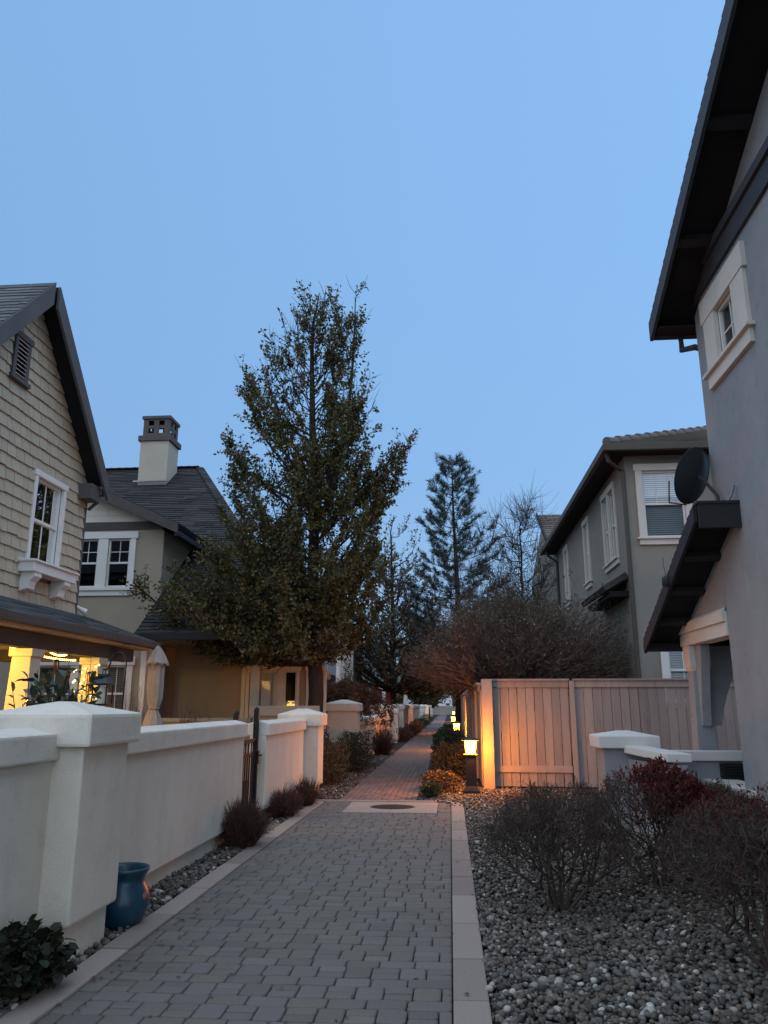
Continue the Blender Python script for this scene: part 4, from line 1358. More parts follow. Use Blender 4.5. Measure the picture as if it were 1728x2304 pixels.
# wing roof (low gable facing the camera)
sB = 0.46
apx, apz = -10.2, 7.55
for sg in (1, -1):
    e0 = Vector((apx + sg * (XB + 0.45 - apx), YB - 0.35, apz - sB * (XB + 0.45 - apx)))
    a0 = Vector((apx, YB - 0.35, apz))
    nn = Vector((sg * sB, 0, 1)).normalized()
    m = MB()
    m.poly_slab([a0, e0, e0 + Y * 7.5, a0 + Y * 7.5], nn, 0.10)
    wr = m.build('wing_roof', dark_soffit, B)
    rc = roof_courses(e0 + nn * 0.10 - Y * 0.03, Y, (a0 - e0), nn, lambda t: (0, 7.5), (a0 - e0).length, 0.15, (0.25, 0.8), 0.012, 51 + sg)
    rc.build('roof_shingles', roof_dark, wr, recalc=False, kind='stuff')
    m = MB()
    m.poly_slab([a0 + nn * 0.105 - Y * 0.004, e0 + nn * 0.105 - Y * 0.004, e0 + nn * 0.105 - Y * 0.004 - Z * 0.25, a0 + nn * 0.105 - Y * 0.004 - Z * 0.30], -Y, 0.045)
    m.build('rake_board', brown, B)
m = MB()
m.box(XB + 0.40, XB + 0.52, YB - 0.36, YB + 5, 5.80, 5.93)
m.build('gutter', dark_fascia, B)
# main roof: one long plane facing the camera, hip on the right
RYb, RZb, RXb = 27.0, 10.25, -9.2
EYb, EZb, EXb = 17.6, 3.22, -3.3
upB = Vector((0, RYb - EYb, RZb - EZb))
nBm = Vector((0, -(RZb - EZb), RYb - EYb)).normalized()
LB = upB.length
m = MB()
m.poly_slab([(XB, EYb, EZb), (EXb, EYb, EZb), (RXb, RYb, RZb), (XB - 8, RYb, RZb), (XB - 8, YB + 2.6, EZb + (YB + 2.6 - EYb) * 0.748), (XB, YB + 2.6, EZb + (YB + 2.6 - EYb) * 0.748)], -nBm, 0.10)
mr = m.build('main_roof', dark_soffit, B)
def spanB(t):
    f = t / LB
    left = 0.0 if f < 0.40 else -8.0
    return (left, (EXb - XB) + f * (RXb - EXb))
rc = roof_courses((XB, EYb - 0.03, EZb + 0.0), X, upB, nBm, spanB, LB, 0.16, (0.3, 0.95), 0.016, 55, 0.016)
rc.build('roof_shingles', roof_dark, mr, recalc=False, kind='stuff')
nH = Vector((EXb - XB, 0, 0))
hp0, hp1 = Vector((EXb, EYb, EZb)), Vector((RXb, RYb, RZb))
m = MB()
m.poly_slab([hp0, (EXb - 0.5, 22.4, EZb), (-6.2, 27.5, EZb + 2.0), hp1], Vector((0.77, 0, 0.64)), -0.02)
m.build('hip_slope', roof_dark, B)
m = MB()
for i in range(50):
    a, b = hp0.lerp(hp1, i / 50), hp0.lerp(hp1, (i + 1.15) / 50)
    m.bar(a + Z * 0.045, b + Z * 0.03, 0.30, 0.03)
for i in range(18):
    x0 = RXb - i * 0.3
    m.bar((x0, RYb, RZb + 0.05), (x0 - 0.33, RYb, RZb + 0.035), 0.30, 0.03)
m.build('ridge_caps', roof_dark, B, kind='stuff')
m = MB()
m.box(XB - 0.12, EXb + 0.06, EYb - 0.12, EYb + 0.02, EZb - 0.15, EZb + 0.015)
m.build('gutter', dark_fascia, B, bevel=0.012)
m = MB()
m.box(XB + 0.01, EXb - 0.1, EYb, 20.5, EZb - 0.12, EZb - 0.07)
m.build('patio_soffit', b_stucco, B)
m = MB()
m.slab((XB - 0.02, 18.32, 3.80), (0.34, 0, 0), (0, 0.07, 0.052), nBm, 0.035)
m.build('flashing', steel, B)
# patio wall, french doors, windows below the long roof
YP = 20.5
m = MB().frame((XB, YP, 0), X, -Y)
hp = [(1.85, 2.75, 0.35, 2.62), (2.86, 3.18, 0.9, 2.55), (4.05 - 0.98, 4.05 - 0.62 + 0.02, 0.9, 2.55)]
hp = [(1.92, 2.78, 0.35, 2.55), (2.95, 3.30, 0.85, 2.50), (3.62, 4.02, 0.85, 2.50)]
m.holes(EXb - XB + 0.0, 3.12, hp, 0.14)
m.M = None
m.quad((EXb, YP, 0), (EXb - 0.35, 22.2, 0), (EXb - 0.35, 22.2, 3.2), (EXb, YP, 3.2))
m.build('patio_wall', b_stucco, B)
dr = window(B, (XB + 1.92, YP, 0.35), X, -Y, 0.86, 2.20, 0.10, 0.12, 0, 0.03, white, (1, 1), False, frame=0.10, blind=None, curtain=True)
dr['label'] = 'glazed patio door with pale curtain'
w_l = window(B, (XB + 2.95, YP, 0.85), X, -Y, 0.35, 1.65, 0.07, 0.10, 0.08, 0.03, white, (1, 1), True)
m = MB()
m.lathe([(0.09, 0), (0.15, -0.22), (0.0, -0.221)], (XB + 3.14, YP + 0.11, 1.72), 14)
m.build('lit_lampshade', warm_room, w_l, smooth=True)
window(B, (XB + 3.62, YP, 0.85), X, -Y, 0.40, 1.65, 0.07, 0.10, 0.08, 0.03, white, (2, 1), True, blind=blind_d, grid_low=True)
m = MB()
m.box(-4.62, -4.40, 18.0, 18.22, 0, 3.09)
m.build('patio_post', b_stucco, B, bevel=0.01)
m = MB()
m.box(-7.28, -7.14, 18.0, 18.14, 0, 3.09)
m.build('patio_post', white, B, bevel=0.01)
# chimney
CXb, CYb = -10.42, 26.0
m = MB()
m.box(CXb - 0.52, CXb + 0.52, CYb - 0.45, CYb + 0.55, 8.6, 10.88)
ch = m.build('chimney', surf('pale_chimney_stucco', (0.40, 0.36, 0.29), 0.93, 0.06, 1.2, 0.5, 120), B)
m = MB()
m.box(CXb - 0.60, CXb + 0.60, CYb - 0.53, CYb + 0.63, 10.86, 11.06)
m.build('chimney_band', brown, ch, bevel=0.01)
m = MB()
x0, x1, y0, y1 = CXb - 0.48, CXb + 0.48, CYb - 0.41, CYb + 0.51
for z0, z1 in ((11.055, 11.18), (11.36, 11.48), (11.66, 11.72)):
    m.box(x0, x1, y0, y0 + 0.05, z0, z1)
    m.box(x0, x1, y1 - 0.05, y1, z0, z1)
    m.box(x0, x0 + 0.05, y0 + 0.05, y1 - 0.05, z0, z1)
    m.box(x1 - 0.05, x1, y0 + 0.05, y1 - 0.05, z0, z1)
for z0, z1 in ((11.18, 11.36), (11.48, 11.66)):
    for f in (0.0, 0.405, 0.81):
        w_ = (x1 - x0)
        d_ = (y1 - y0)
        m.box(x0 + f * w_, x0 + (f + 0.19) * w_, y0, y0 + 0.05, z0, z1)
        m.box(x0 + f * w_, x0 + (f + 0.19) * w_, y1 - 0.05, y1, z0, z1)
        if f == 0.405:
            for xx in (x0, x1 - 0.05): m.box(xx, xx + 0.05, y0 + f * d_, y0 + (f + 0.19) * d_, z0, z1)
        else:
            for xx in (x0, x1 - 0.05): m.box(xx + 0.001, xx + 0.049, y0 + 0.05 if f == 0 else y1 - 0.19 * d_, y0 + 0.19 * d_ if f == 0 else y1 - 0.05, z0, z1)
m.box(x0 - 0.05, x1 + 0.05, y0 - 0.05, y1 + 0.05, 11.72, 11.83)
m.build('chimney_pot', brown, ch)
m = MB()
m.slab((CXb - 0.64, CYb - 0.62, 9.32 - 0.06), (1.28, 0, 0), (0, 0.09, 0.067), nBm, 0.035)
m.build('chimney_flashing', steel, ch)
# low patio wall of house B
pw = thing('patio_wall', 'low beige patio wall with capped top behind the pear tree trunk', 'wall', (-4, 17.4, 0))
m = MB()
m.box(-4.35, -2.95, 17.3, 17.5, 0, 1.40)
m.build('wall_panel', b_stucco, pw)
m = MB()
m.box(-4.42, -2.90, 17.25, 17.55, 1.38, 1.60)
m.build('coping', b_stucco, pw, bevel=0.015)
pw = thing('patio_wall', 'low beige patio wall with thin rail below the glazed patio door', 'wall', (-6, 17.6, 0))
m = MB()
m.box(-7.2, -4.46, 17.62, 17.78, 0, 1.25)
m.box(-7.2, -4.46, 17.58, 17.82, 1.25, 1.33)
m.build('wall_panel', b_stucco, pw)

# ================================================================== HOUSES C and D and the far end (left)
C = thing('blue_grey_house', 'blue grey house with white trimmed upper windows behind the pear tree', 'house', (-8, 40, 0))
CXc, CYc = -5.2, 36.0
m = MB().frame((CXc, CYc, 0), Y, X)
hc = [(0.9, 1.75, 2.7, 4.5), (2.6, 3.1, 2.6, 4.3), (4.2, 5.3, 2.9, 4.9)]
m.holes(11.0, 6.0, hc, 0.14)
m.M = None
m.quad((CXc, CYc, 0), (-14, CYc, 0), (-14, CYc, 6), (CXc, CYc, 6))
m.build('wall', c_stucco, C)
for a, b, c_, d in hc:
    window(C, (CXc, CYc + a, c_), Y, X, b - a, d - c_, 0.22, 0.25, 0.2, 0.10, white, (2, 1), True, glass=glass_r)
m = MB()
m.box(CXc - 0.02, CXc + 0.14, CYc - 0.03, CYc + 0.35, 2.0, 6.0)
m.build('corner_board', white, C)
m = MB()
m.box(-9.0, CXc - 0.05, CYc - 1.6, CYc - 0.004, 2.75, 2.95)
m.build('porch_roof', dark_soffit, C)
m = MB()
m.box(-9.0, CXc - 0.03, CYc - 1.68, CYc - 1.605, 2.72, 3.02)
m.build('porch_fascia', surf('porch_light_tinted_wood', (0.32, 0.13, 0.05), 0.7, 0.2, 4), C)  # orange porch light falling on the fascia is put into its colour
m = MB()
m.poly_slab([(CXc + 0.5, CYc - 0.4, 5.95), (CXc + 0.5, CYc + 11.4, 5.95), (-9.5, CYc + 11.4, 9.0), (-9.5, CYc - 0.4, 9.0)], (0.58, 0, 0.8), 0.12)
m.build('roof', roof_dark, C)
D = thing('porch_house', 'house with green grey porch roof, white columns and red drapes', 'house', (-6, 60, 0))
m = MB()
yD = 56.0
m.poly_slab([(-2.75, yD, 3.0), (-6.6, yD, 3.0), (-6.6, yD + 3, 4.7), (-4.6, yD + 3, 4.7)], (0, -0.5, 0.85), 0.1)
m.poly_slab([(-2.75, yD, 3.0), (-4.6, yD + 3, 4.7), (-4.6, yD + 9, 4.7), (-2.75, yD + 9, 3.0)], (0.67, 0, 0.74), 0.1)
m.build('porch_roof', roof_green, D)
m = MB()
m.box(-6.6, -2.8, yD + 0.1, yD + 0.3, 2.75, 2.98)
m.build('porch_beam', white, D)
for x in (-6.2, -4.7, -3.15):
    m = MB()
    m.taper((x, yD + 0.2), 0.9, 2.75, 0.16, 0.16, 0.11, 0.11)
    m.box(x - 0.22, x + 0.22, yD - 0.02, yD + 0.42, 0, 0.9)
    m.build('porch_column', white, D)
m = MB()
m.box(-9, -4.8, yD + 2.6, yD + 10, 0, 6)
m.build('wall', c_stucco, D)
m = MB()
m.poly_slab([(-4.5, yD + 2.2, 5.9), (-4.5, yD + 10.4, 5.9), (-8, yD + 10.4, 8.6), (-8, yD + 2.2, 8.6)], (0.6, 0, 0.78), 0.1)
m.build('roof', roof_green, D)
for x in (-5.9, -5.05, -4.3):
    m = MB()
    N = 8
    m.add([p for i in range(N + 1) for p in ((x - 0.16 + 0.32 * i / N, yD + 0.35 + 0.04 * (i % 2), 0.7), (x - 0.16 + 0.32 * i / N, yD + 0.35 + 0.04 * (i % 2), 2.75))], [(2 * i, 2 * i + 2, 2 * i + 3, 2 * i + 1) for i in range(N)])
    m.build('drape', red_cloth, D, recalc=False)
for i, (x, w_) in enumerate(((-5.5, 0.7),)):
    m = MB()
    m.box(x, x + w_, yD + 2.52, yD + 2.6, 1.0, 2.3)
    fw_ = m.build('window', white, D)
    m = MB()
    m.box(x + 0.08, x + w_ - 0.08, yD + 2.5, yD + 2.53, 1.08, 2.22)
    m.build('pane', room_dark, fw_)
E_ = thing('far_house', 'small pale gabled house closing the end of the walkway', 'house', (-0.5, 165, 0))
m = MB()
m.prism([(-2.6, 0), (1.6, 0), (1.6, 2.6), (-0.5, 4.6), (-2.6, 2.6)], 'y', 165, 172)
m.build('wall', far_white, E_)
m = MB()
m.poly_slab([(-0.5, 164.6, 4.75), (-2.9, 164.6, 2.5), (-2.9, 172.4, 2.5), (-0.5, 172.4, 4.75)], (-0.68, 0, 0.73), 0.1)
m.poly_slab([(-0.5, 164.6, 4.75), (1.9, 164.6, 2.5), (1.9, 172.4, 2.5), (-0.5, 172.4, 4.75)], (0.68, 0, 0.73), 0.1)
m.build('roof', roof_grey, E_)
m = MB()
m.box(-0.9, -0.1, 164.93, 165.02, 0.0, 2.1)
m.build('door', brown, E_)
far_wall_m = surf('far_wall', (0.32, 0.28, 0.23), 0.9)
gw = thing('boundary_wall', 'pale wall across the far end of the walkway', 'wall', (0, 150, 0))
m = MB()
m.box(-4, 4, 150, 150.3, 0, 1.5)
m.build('wall_panel', far_wall_m, gw)
m = MB()
m.box(-4, 4, 149.95, 150.35, 1.5, 1.62)
m.build('coping', cream_cap, gw)

# ================================================================== RIGHT HOUSE R1 (near, grey stucco)
XA = 3.6
R1 = thing('grey_house', 'grey stucco house with dark overhanging roof and covered side porch', 'house', (7, 8, 0))
RC = 10.36                                            # far corner
w0, w1_, wzb, wzt = 8.90, 9.54, 5.92, 6.66
m = MB().frame((XA, RC, 0), -Y, -X)
m.holes(RC - 0.5, 7.0, [(RC - w1_, RC - w0, wzb, wzt)], 0.14)
m.M = None
RG, RGZ, RS = 3.6, 9.98, 0.448
m.add([(XA, RC, 7.0), (XA, 0.5, 7.0), (XA, 0.5, 8.7), (XA, RG, RGZ)], [(0, 1, 2, 3)])
m.quad((XA, RC, 0), (XA + 9, RC, 0), (XA + 9, RC, 7.0), (XA, RC, 7.0))
m.build('wall', r1_stucco, R1)
win = window(R1, (XA, w1_, wzb), -Y, -X, w1_ - w0, wzt - wzb, 0.40, 0.32, 0.18, 0.05, r_trim, (2, 2), False, curtain=True, head_ext=0.05, sill_ext=0.08, label='small upper window in thick pale surround with white curtain')
# frieze board and roof
m = MB()
m.box(XA - 0.045, XA + 0.01, 0.5, RC + 0.03, 7.13, 7.40)
m.box(XA - 0.085, XA + 0.01, 0.5, RC + 0.03, 7.41, 7.53)
m.build('frieze_board', slate_band, R1)
eZ = 6.98
eY = 10.62
nU = Vector((0, RS, 1)).normalized()
nU2 = Vector((0, -RS, 1)).normalized()
rg = Vector((3.08, RG, eZ + RS * (eY - RG)))
el_ = Vector((3.08, eY, eZ))
for sg, nn, e0 in ((1, nU, el_), (-1, nU2, Vector((3.08, 2 * RG - eY, eZ)))):
    m = MB()
    m.poly_slab([rg, e0, e0 + X * 9, rg + X * 9], nn, 0.07)
    rf = m.build('roof', dark_soffit, R1)
    m = MB()
    m.poly_slab([rg + nn * 0.075 - X * 0.003, e0 + nn * 0.075 - X * 0.003, e0 + nn * 0.075 - X * 0.003 - Z * 0.26, rg + nn * 0.075 - X * 0.003 - Z * 0.26], -X, 0.045)
    m.build('rake_board', slate_band, R1)
    rc = roof_courses(e0 + nn * 0.075 - X * 0.05, X, rg - e0, nn, lambda t: (0, 9), (rg - e0).length, 0.15, (0.25, 0.8), 0.016, 61 + sg)
    rc.build('roof_shingles', roof_dark, rf, recalc=False, kind='stuff')
for y in (9.3, 7.9, 6.5, 5.1):
    z = eZ + RS * (eY - y)
    m = MB()
    m.slab((3.10, y, z - 0.12), (0.5, 0, 0), (0, -0.12, 0.12 * RS), nU, 0.10)
    m.build('outlooker', dark_fascia, R1)
m = MB()
m.box(3.09, XA + 9, eY - 0.02, eY + 0.12, eZ - 0.14, eZ + 0.02)
m.build('gutter', dark_fascia, R1, bevel=0.01)
m = MB()
m.box(3.11, XA + 9, RC + 0.003, eY - 0.02, eZ - 0.13, eZ - 0.10)
m.build('eave_soffit', dark_soffit, R1)
m = MB()
m.tube([(3.48, eY + 0.05, eZ - 0.10), (3.48, eY + 0.05, eZ - 0.34), (3.58, RC + 0.06, eZ - 0.42), (3.72, RC + 0.06, eZ - 0.46)], 0.045, 8)
m.build('downspout', slate_band, R1)
# side porch: shed roof falling away along the walkway
hs = 0.469
h0, h1_ = Vector((3.10, 9.55, 3.96)), Vector((3.10, 12.56, 2.55))
nh = Vector((0, hs, 1)).normalized()
m = MB()
m.poly_slab([h0, h1_, h1_ + X * 4, h0 + X * 4], nh, 0.06)
pf = m.build('porch_roof', dark_soffit, R1)
m = MB()
m.poly_slab([h0 + nh * 0.065 - X * 0.003, h1_ + nh * 0.065 - X * 0.003, h1_ + nh * 0.065 - X * 0.003 - Z * 0.21, h0 + nh * 0.065 - X * 0.003 - Z * 0.21], -X, 0.04)
m.build('rake_board', dark_fascia, R1)
m = MB()
m.box(3.10, XA - 0.002, 9.50, 9.55, 3.72, 4.02)
m.box(3.085, XA - 0.002, 9.485, 9.62, 4.02, 4.055)
m.build('rake_return', dark_fascia, R1)
rc = roof_courses(h1_ + nh * 0.065 - X * 0.04, X, h0 - h1_, nh, lambda t: (0, 4), (h0 - h1_).length, 0.15, (0.25, 0.8), 0.018, 66)
rc.build('roof_shingles', roof_dark, pf, recalc=False, kind='stuff')
for i in range(1, 4):
    p = h0.lerp(h1_, i / 4)
    m = MB()
    m.slab(p + Vector((0.03, 0, -0.10)), (0.46, 0, 0), (0, 0.1, -0.1 * hs), nh, 0.08)
    m.build('outlooker', dark_fascia, R1)
m = MB()
m.box(3.07, XA + 3, 12.56, 12.68, 2.43, 2.56)
m.build('gutter', dark_fascia, R1, bevel=0.01)
m = MB()
m.box(3.105, XA + 3, 12.40, 12.555, 2.42, 2.46)
m.build('eave_soffit', dark_soffit, R1)
m = MB()
m.add([(XA, RC - 0.01, 2.76), (XA, 12.4, 2.76), (XA, RC - 0.01, 2.76 + (12.4 - RC) * hs - 0.06)], [(0, 1, 2)])
m.build('porch_gable', r1_stucco, R1)
pink_trim = r_trim
m = MB()
m.box(XA - 0.03, XA + 0.22, RC + 0.002, 12.42, 2.48, 2.66)
m.box(XA - 0.07, XA + 0.22, RC + 0.002, 12.47, 2.661, 2.80)
m.prism([(XA - 0.07, 2.80), (XA - 0.02, 2.80), (XA - 0.005, 2.85)], 'y', RC + 0.002, 12.47)
m.build('porch_beam', pink_trim, R1, bevel=0.006)
m = MB()
m.taper((XA + 0.13, 12.19), 0.60, 2.12, 0.15, 0.15, 0.115, 0.13)
col_ = m.build('porch_column', r1_stucco, R1, bevel=0.012)
m = MB()
m.box(XA - 0.025, XA + 0.285, 12.035, 12.345, 2.17, 2.48)
m.taper((XA + 0.13, 12.19), 2.10, 2.17, 0.115, 0.13, 0.155, 0.155)
m.build('capital', pink_trim, col_, bevel=0.008)
arc = [(0.0, 2.475), (0.55, 2.475), (0.55, 2.36), (0.47, 2.18), (0.38, 1.98), (0.28, 1.76), (0.20, 1.55), (0.15, 1.32), (0.0, 1.32)]
m = MB()
m.prism([(12.06 - p[0] * 0.55, p[1] - 0.002) for p in arc], 'x', XA + 0.06, XA + 0.19)
m.build('bracket', r1_stucco, col_, bevel=0.006)
m = MB()
m.prism([(XA + 0.24 + p[0] * 0.9, p[1]) for p in arc], 'y', 12.10, 12.26)
m.build('bracket', r1_stucco, col_, bevel=0.006)
# ledge below the column and porch floor
m = MB()
m.box(XA - 0.02, XA + 0.32, RC - 0.3, 12.5, 0.0, 0.53)
m.build('porch_base', r1_stucco, R1)
m = MB()
m.box(XA - 0.09, XA + 0.36, RC - 0.35, 12.56, 0.53, 0.61)
m.build('ledge', pink_trim, R1, bevel=0.01)
m = MB()
m.box(XA + 0.37, XA + 4, RC + 0.01, 12.5, 0.0, 0.5)
m.build('porch_floor', concrete, R1)
# satellite dish on the porch roof
DS = thing('satellite_dish', 'dark grey satellite dish on the porch roof against the grey wall', 'satellite dish', (3.35, 9.75, 3.95))
dc = Vector((3.40, 10.30, 4.60))
dn = Vector((-0.56, 0.74, 0.38)).normalized()
dx = dn.cross(Z).normalized()
dy = dx.cross(dn)
vs, n = [], 28
for i, k in enumerate((0.0, 0.3, 0.6, 0.85, 1.0)):
    for j in range(n):
        a = 2 * math.pi * j / n
        vs.append(dc + dx * (0.34 * k * math.cos(a)) + dy * (0.39 * k * math.sin(a)) + dn * (0.10 * k * k))
m = MB()
m.add(vs, [(i * n + j, i * n + (j + 1) % n, (i + 1) * n + (j + 1) % n, (i + 1) * n + j) for i in range(4) for j in range(n)])
m.build('reflector', dish_m, DS, smooth=True, recalc=False)
m = MB()
m.tube([vs[4 * n + j] for j in range(n)] + [vs[4 * n]], 0.007, 5)
m.build('rim', dish_m, DS)
m = MB()
m.tube([dc - dn * 0.01, dc - dn * 0.10 - Z * 0.05, (3.52, 10.0, 4.25), (3.50, 9.9, 3.96)], 0.022, 8)
m.box(3.42, 3.58, 9.82, 9.98, 3.90, 3.96)
m.build('mast', dish_m, DS)
m = MB()
q = dc - dy * 0.40 + dn * 0.08
m.tube([q, q + dn * 0.28 - dy * 0.02, dc + dn * 0.45 - dy * 0.12], 0.012, 6)
m.build('feed_arm', dish_m, DS)
m = MB()
m.tube([(3.5, 9.62, 4.06), (3.54, 9.56, 4.15), (3.57, 9.52, 4.26)], 0.015, 6)
m.build('bracket_arm', steel, DS)
UL = thing('eave_floodlight', 'small dark floodlight clipped to the porch roof edge', 'light', (3.07, 11.0, 3.35))
m = MB()
p = h0.lerp(h1_, 0.46) + Vector((-0.06, 0, -0.02))
m.lathe([(0.03, -0.09), (0.07, -0.07), (0.065, 0.03), (0.03, 0.07), (0.0, 0.075)], p, 12)
m.build('housing', dark_fascia, UL, smooth=True)
m = MB()
m.tube([p + Vector((0.0, 0, 0.07)), p + Vector((-0.02, 0.03, 0.22)), p + Vector((0.0, 0.08, 0.34))], 0.004, 5)
m.build('wire', black_iron, UL)

# low white-capped walls round the side porch
cap_w = surf('pale_coping', (0.62, 0.60, 0.56), 0.9, 0.05, 1.5, 0.4, 150)
LW = thing('porch_wall', 'low grey wall with pale capped pillar before the timber fence', 'wall', (2.6, 11.3, 0))
m = MB()
m.box(2.07, 2.75, 11.2, 11.75, 0, 1.05)
p_ = m.build('pillar', r1_stucco, LW, bevel=0.015)
hip_cap(2.0, 2.82, 11.11, 11.84, 1.04, 1.20, 1.265).build('cap', cap_w, p_, bevel=0.015)
m = MB()
m.box(2.7, 4.6, 11.72, 11.92, 0, 0.86)
q_ = m.build('wall_panel', r1_stucco, LW)
m = MB()
m.box(2.76, 4.62, 11.66, 11.98, 0.85, 0.98)
m.build('coping', cap_w, q_, bevel=0.012)
m = MB()
m.poly_slab([(2.33, 11.15, 0.98), (2.62, 11.15, 0.98), (2.92, 10.1, 0.93), (2.62, 10.1, 0.93)], Z, 0.10)
m.build('coping', cap_w, LW, bevel=0.012)
m = MB()
m.poly_slab([(2.38, 11.15, 0.0), (2.57, 11.15, 0.0), (2.86, 10.1, 0.0), (2.67, 10.1, 0.0)], Z, 0.90)
m.build('wall_panel', r1_stucco, LW)
AC = thing('vent_grille', 'dark louvred grille set under the pale coping beside the column', 'grille', (4.1, 11.6, 0.6))
m = MB()
m.box(3.75, 4.55, 11.64, 11.715, 0.52, 0.82)
m.build('housing', dark_bronze, AC)
for i in range(7):
    m = MB()
    z = 0.55 + i * 0.038
    m.box(3.78, 4.52, 11.615, 11.64, z, z + 0.016)
    m.build('louvre', dark_fascia, AC)

# ================================================================== RIGHT HOUSE R2 (taupe, tile hip roof)
YR, XR = 18.0, 4.26
R2 = thing('taupe_house', 'taupe stucco house with brown tile hip roof behind the fence', 'house', (8, 24, 0))
m = MB().frame((XR, YR, 0), X, -Y)
hf = [(0.37, 1.32, 5.40, 7.02), (0.62, 1.30, 1.7, 3.05)]
m.holes(8, 7.45, hf, 0.14)
m.M = None
m.frame((XR, 30.0, 0), -Y, -X)
hsd = [(30 - 20.75, 30 - 20.12, 5.20, 6.98), (30 - 19.95, 30 - 19.32, 5.20, 6.98), (30 - 23.75, 30 - 23.15, 5.20, 6.98), (30 - 27.9, 30 - 27.3, 5.20, 6.98)]
m.holes(12, 7.45, hsd, 0.14)
m.M = None
m.quad((XR, 30, 0), (XR + 8, 30, 0), (XR + 8, 30, 7.45), (XR, 30, 7.45))
m.build('wall', r2_stucco, R2)
window(R2, (XR + 0.37, YR, 5.40), X, -Y, 0.95, 1.62, 0.15, 0.16, 0.13, 0.05, r_trim, (3, 1), True, blind=blind_m, low_blind=blind_d, glass=glass_r, sill_ext=0.06, label='sash window with white blind in pale surround')
window(R2, (XR + 0.62, YR, 1.7), X, -Y, 0.68, 1.35, 0.16, 0.14, 0.1, 0.04, white, (2, 1), True, blind=blind_m, grid_low=True)
for i, (a, b, c_, d) in enumerate(hsd):
    window(R2, (XR, 30 - a, c_), -Y, -X, b - a, d - c_, 0.08 if i < 2 else 0.15, 0.16, 0.13, 0.05, r_trim, (2, 2), True, sill_ext=0.05 if i < 2 else 0.1, head_ext=0.0 if i < 2 else 0.03)
# eaves, gutters, tile roof
ov = 0.48
ex, ey, ez = XR - ov, YR - ov, 7.43
m = MB()
m.box(ex, XR + 8, ey, 30.5, ez - 0.03, ez)
m.build('soffit', dark_soffit, R2)
m = MB()
m.box(ex - 0.11, XR + 8, ey - 0.11, ey + 0.0, ez - 0.06, ez + 0.11)
m.box(ex - 0.11, ex, ey, 30.5, ez - 0.061, ez + 0.109)
m.build('gutter', surf('olive_gutter', (0.075, 0.068, 0.05), 0.6, 0.1), R2, bevel=0.015)
tS = 0.42
run = 6.0
apex = Vector((ex + run, ey + run, ez + 0.1 + run * tS))
def tiles(o, along, up, nor, span, length, seed):
    m = MB()
    r = random.Random(seed)
    o, along, up, nor = Vector(o), Vector(along).normalized(), Vector(up).normalized(), Vector(nor).normalized()
    c_ = 0.30
    for j in range(int(length / c_)):
        a0, a1 = span(j * c_ + c_ / 2)
        x = a0
        while x < a1:
            e2 = min(x + 0.33, a1)
            lo = [o + along * a + up * b for a, b in ((x + 0.006, j * c_), (e2 - 0.006, j * c_), (e2 - 0.006, (j + 1.1) * c_), (x + 0.006, (j + 1.1) * c_))]
            t_ = 0.050 + r.uniform(0, 0.012)
            hi = [lo[0] + nor * t_, lo[1] + nor * t_, lo[2] + nor * 0.02, lo[3] + nor * 0.02]
            m.add(lo + hi, [(4, 5, 6, 7), (0, 1, 5, 4), (1, 2, 6, 5), (3, 0, 4, 7)])
            x = e2
    return m
nf = Vector((0, -tS, 1)).normalized()
ns = Vector((-tS, 0, 1)).normalized()
lf = math.hypot(run, run * tS)
rb = MB()
rb.add([(ex, ey, ez + 0.10), (XR + 8, ey, ez + 0.10), (XR + 8, ey + run, apex.z), tuple(apex)], [(0, 1, 2, 3)])
rb.add([(ex, ey, ez + 0.10), tuple(apex), (ex + run, 30.5, apex.z), (ex, 30.5, ez + 0.10)], [(0, 1, 2, 3)])
rf = rb.build('roof', dark_soffit, R2)
tiles((ex - 0.03, ey - 0.03, ez + 0.10), X, (0, run, run * tS), nf, lambda t: (t / lf * run, 8.4), lf, 71).build('roof_tiles', roof_tile, rf, recalc=False, kind='stuff')
tiles((ex - 0.03, ey - 0.03, ez + 0.10), Y, (run, 0, run * tS), ns, lambda t: (t / lf * run, 13), lf, 72).build('roof_tiles', roof_tile, rf, recalc=False, kind='stuff')
for i in range(19):
    a = Vector((ex, ey, ez + 0.13)).lerp(apex + Z * 0.05, i / 19)
    b = Vector((ex, ey, ez + 0.13)).lerp(apex + Z * 0.05, (i + 1.15) / 19)
    m = MB()
    m.tube([a + Z * 0.055, b + Z * 0.01], [0.115, 0.10], 10)
    m.build('hip_tile', roof_tile, rf)
# downspouts
dsm = surf('olive_downspout', (0.07, 0.062, 0.047), 0.55, 0.1)
m = MB()
m.tube([(ex + 0.02, ey + 0.2, ez - 0.05), (ex + 0.06, ey + 0.22, ez - 0.22), (XR - 0.06, YR - 0.03, ez - 0.42), (XR - 0.06, YR - 0.03, 0)], 0.05, 8)
m.build('downspout', dsm, R2)
m = MB()
m.tube([(ex + 0.02, 29.6, ez - 0.05), (ex + 0.06, 29.6, ez - 0.22), (XR - 0.06, 29.7, ez - 0.45), (XR - 0.06, 29.7, 0)], 0.05, 8)
m.build('downspout', dsm, R2)
# little tiled awning on the side wall
m = MB()
m.poly_slab([(XR - 0.002, 18.4, 4.55), (XR - 0.55, 18.4, 4.22), (XR - 0.55, 21.6, 4.22), (XR - 0.002, 21.6, 4.55)], (-0.52, 0, 0.85), 0.14)
aw_ = m.build('awning_roof', surf('dark_awning_tile', (0.06, 0.048, 0.045), 0.85, 0.2, 3), R2, bevel=0.01)
m = MB()
m.box(XR - 0.45, XR - 0.004, 18.5, 21.5, 4.10, 4.23)
m.build('awning_soffit', dark_soffit, aw_)
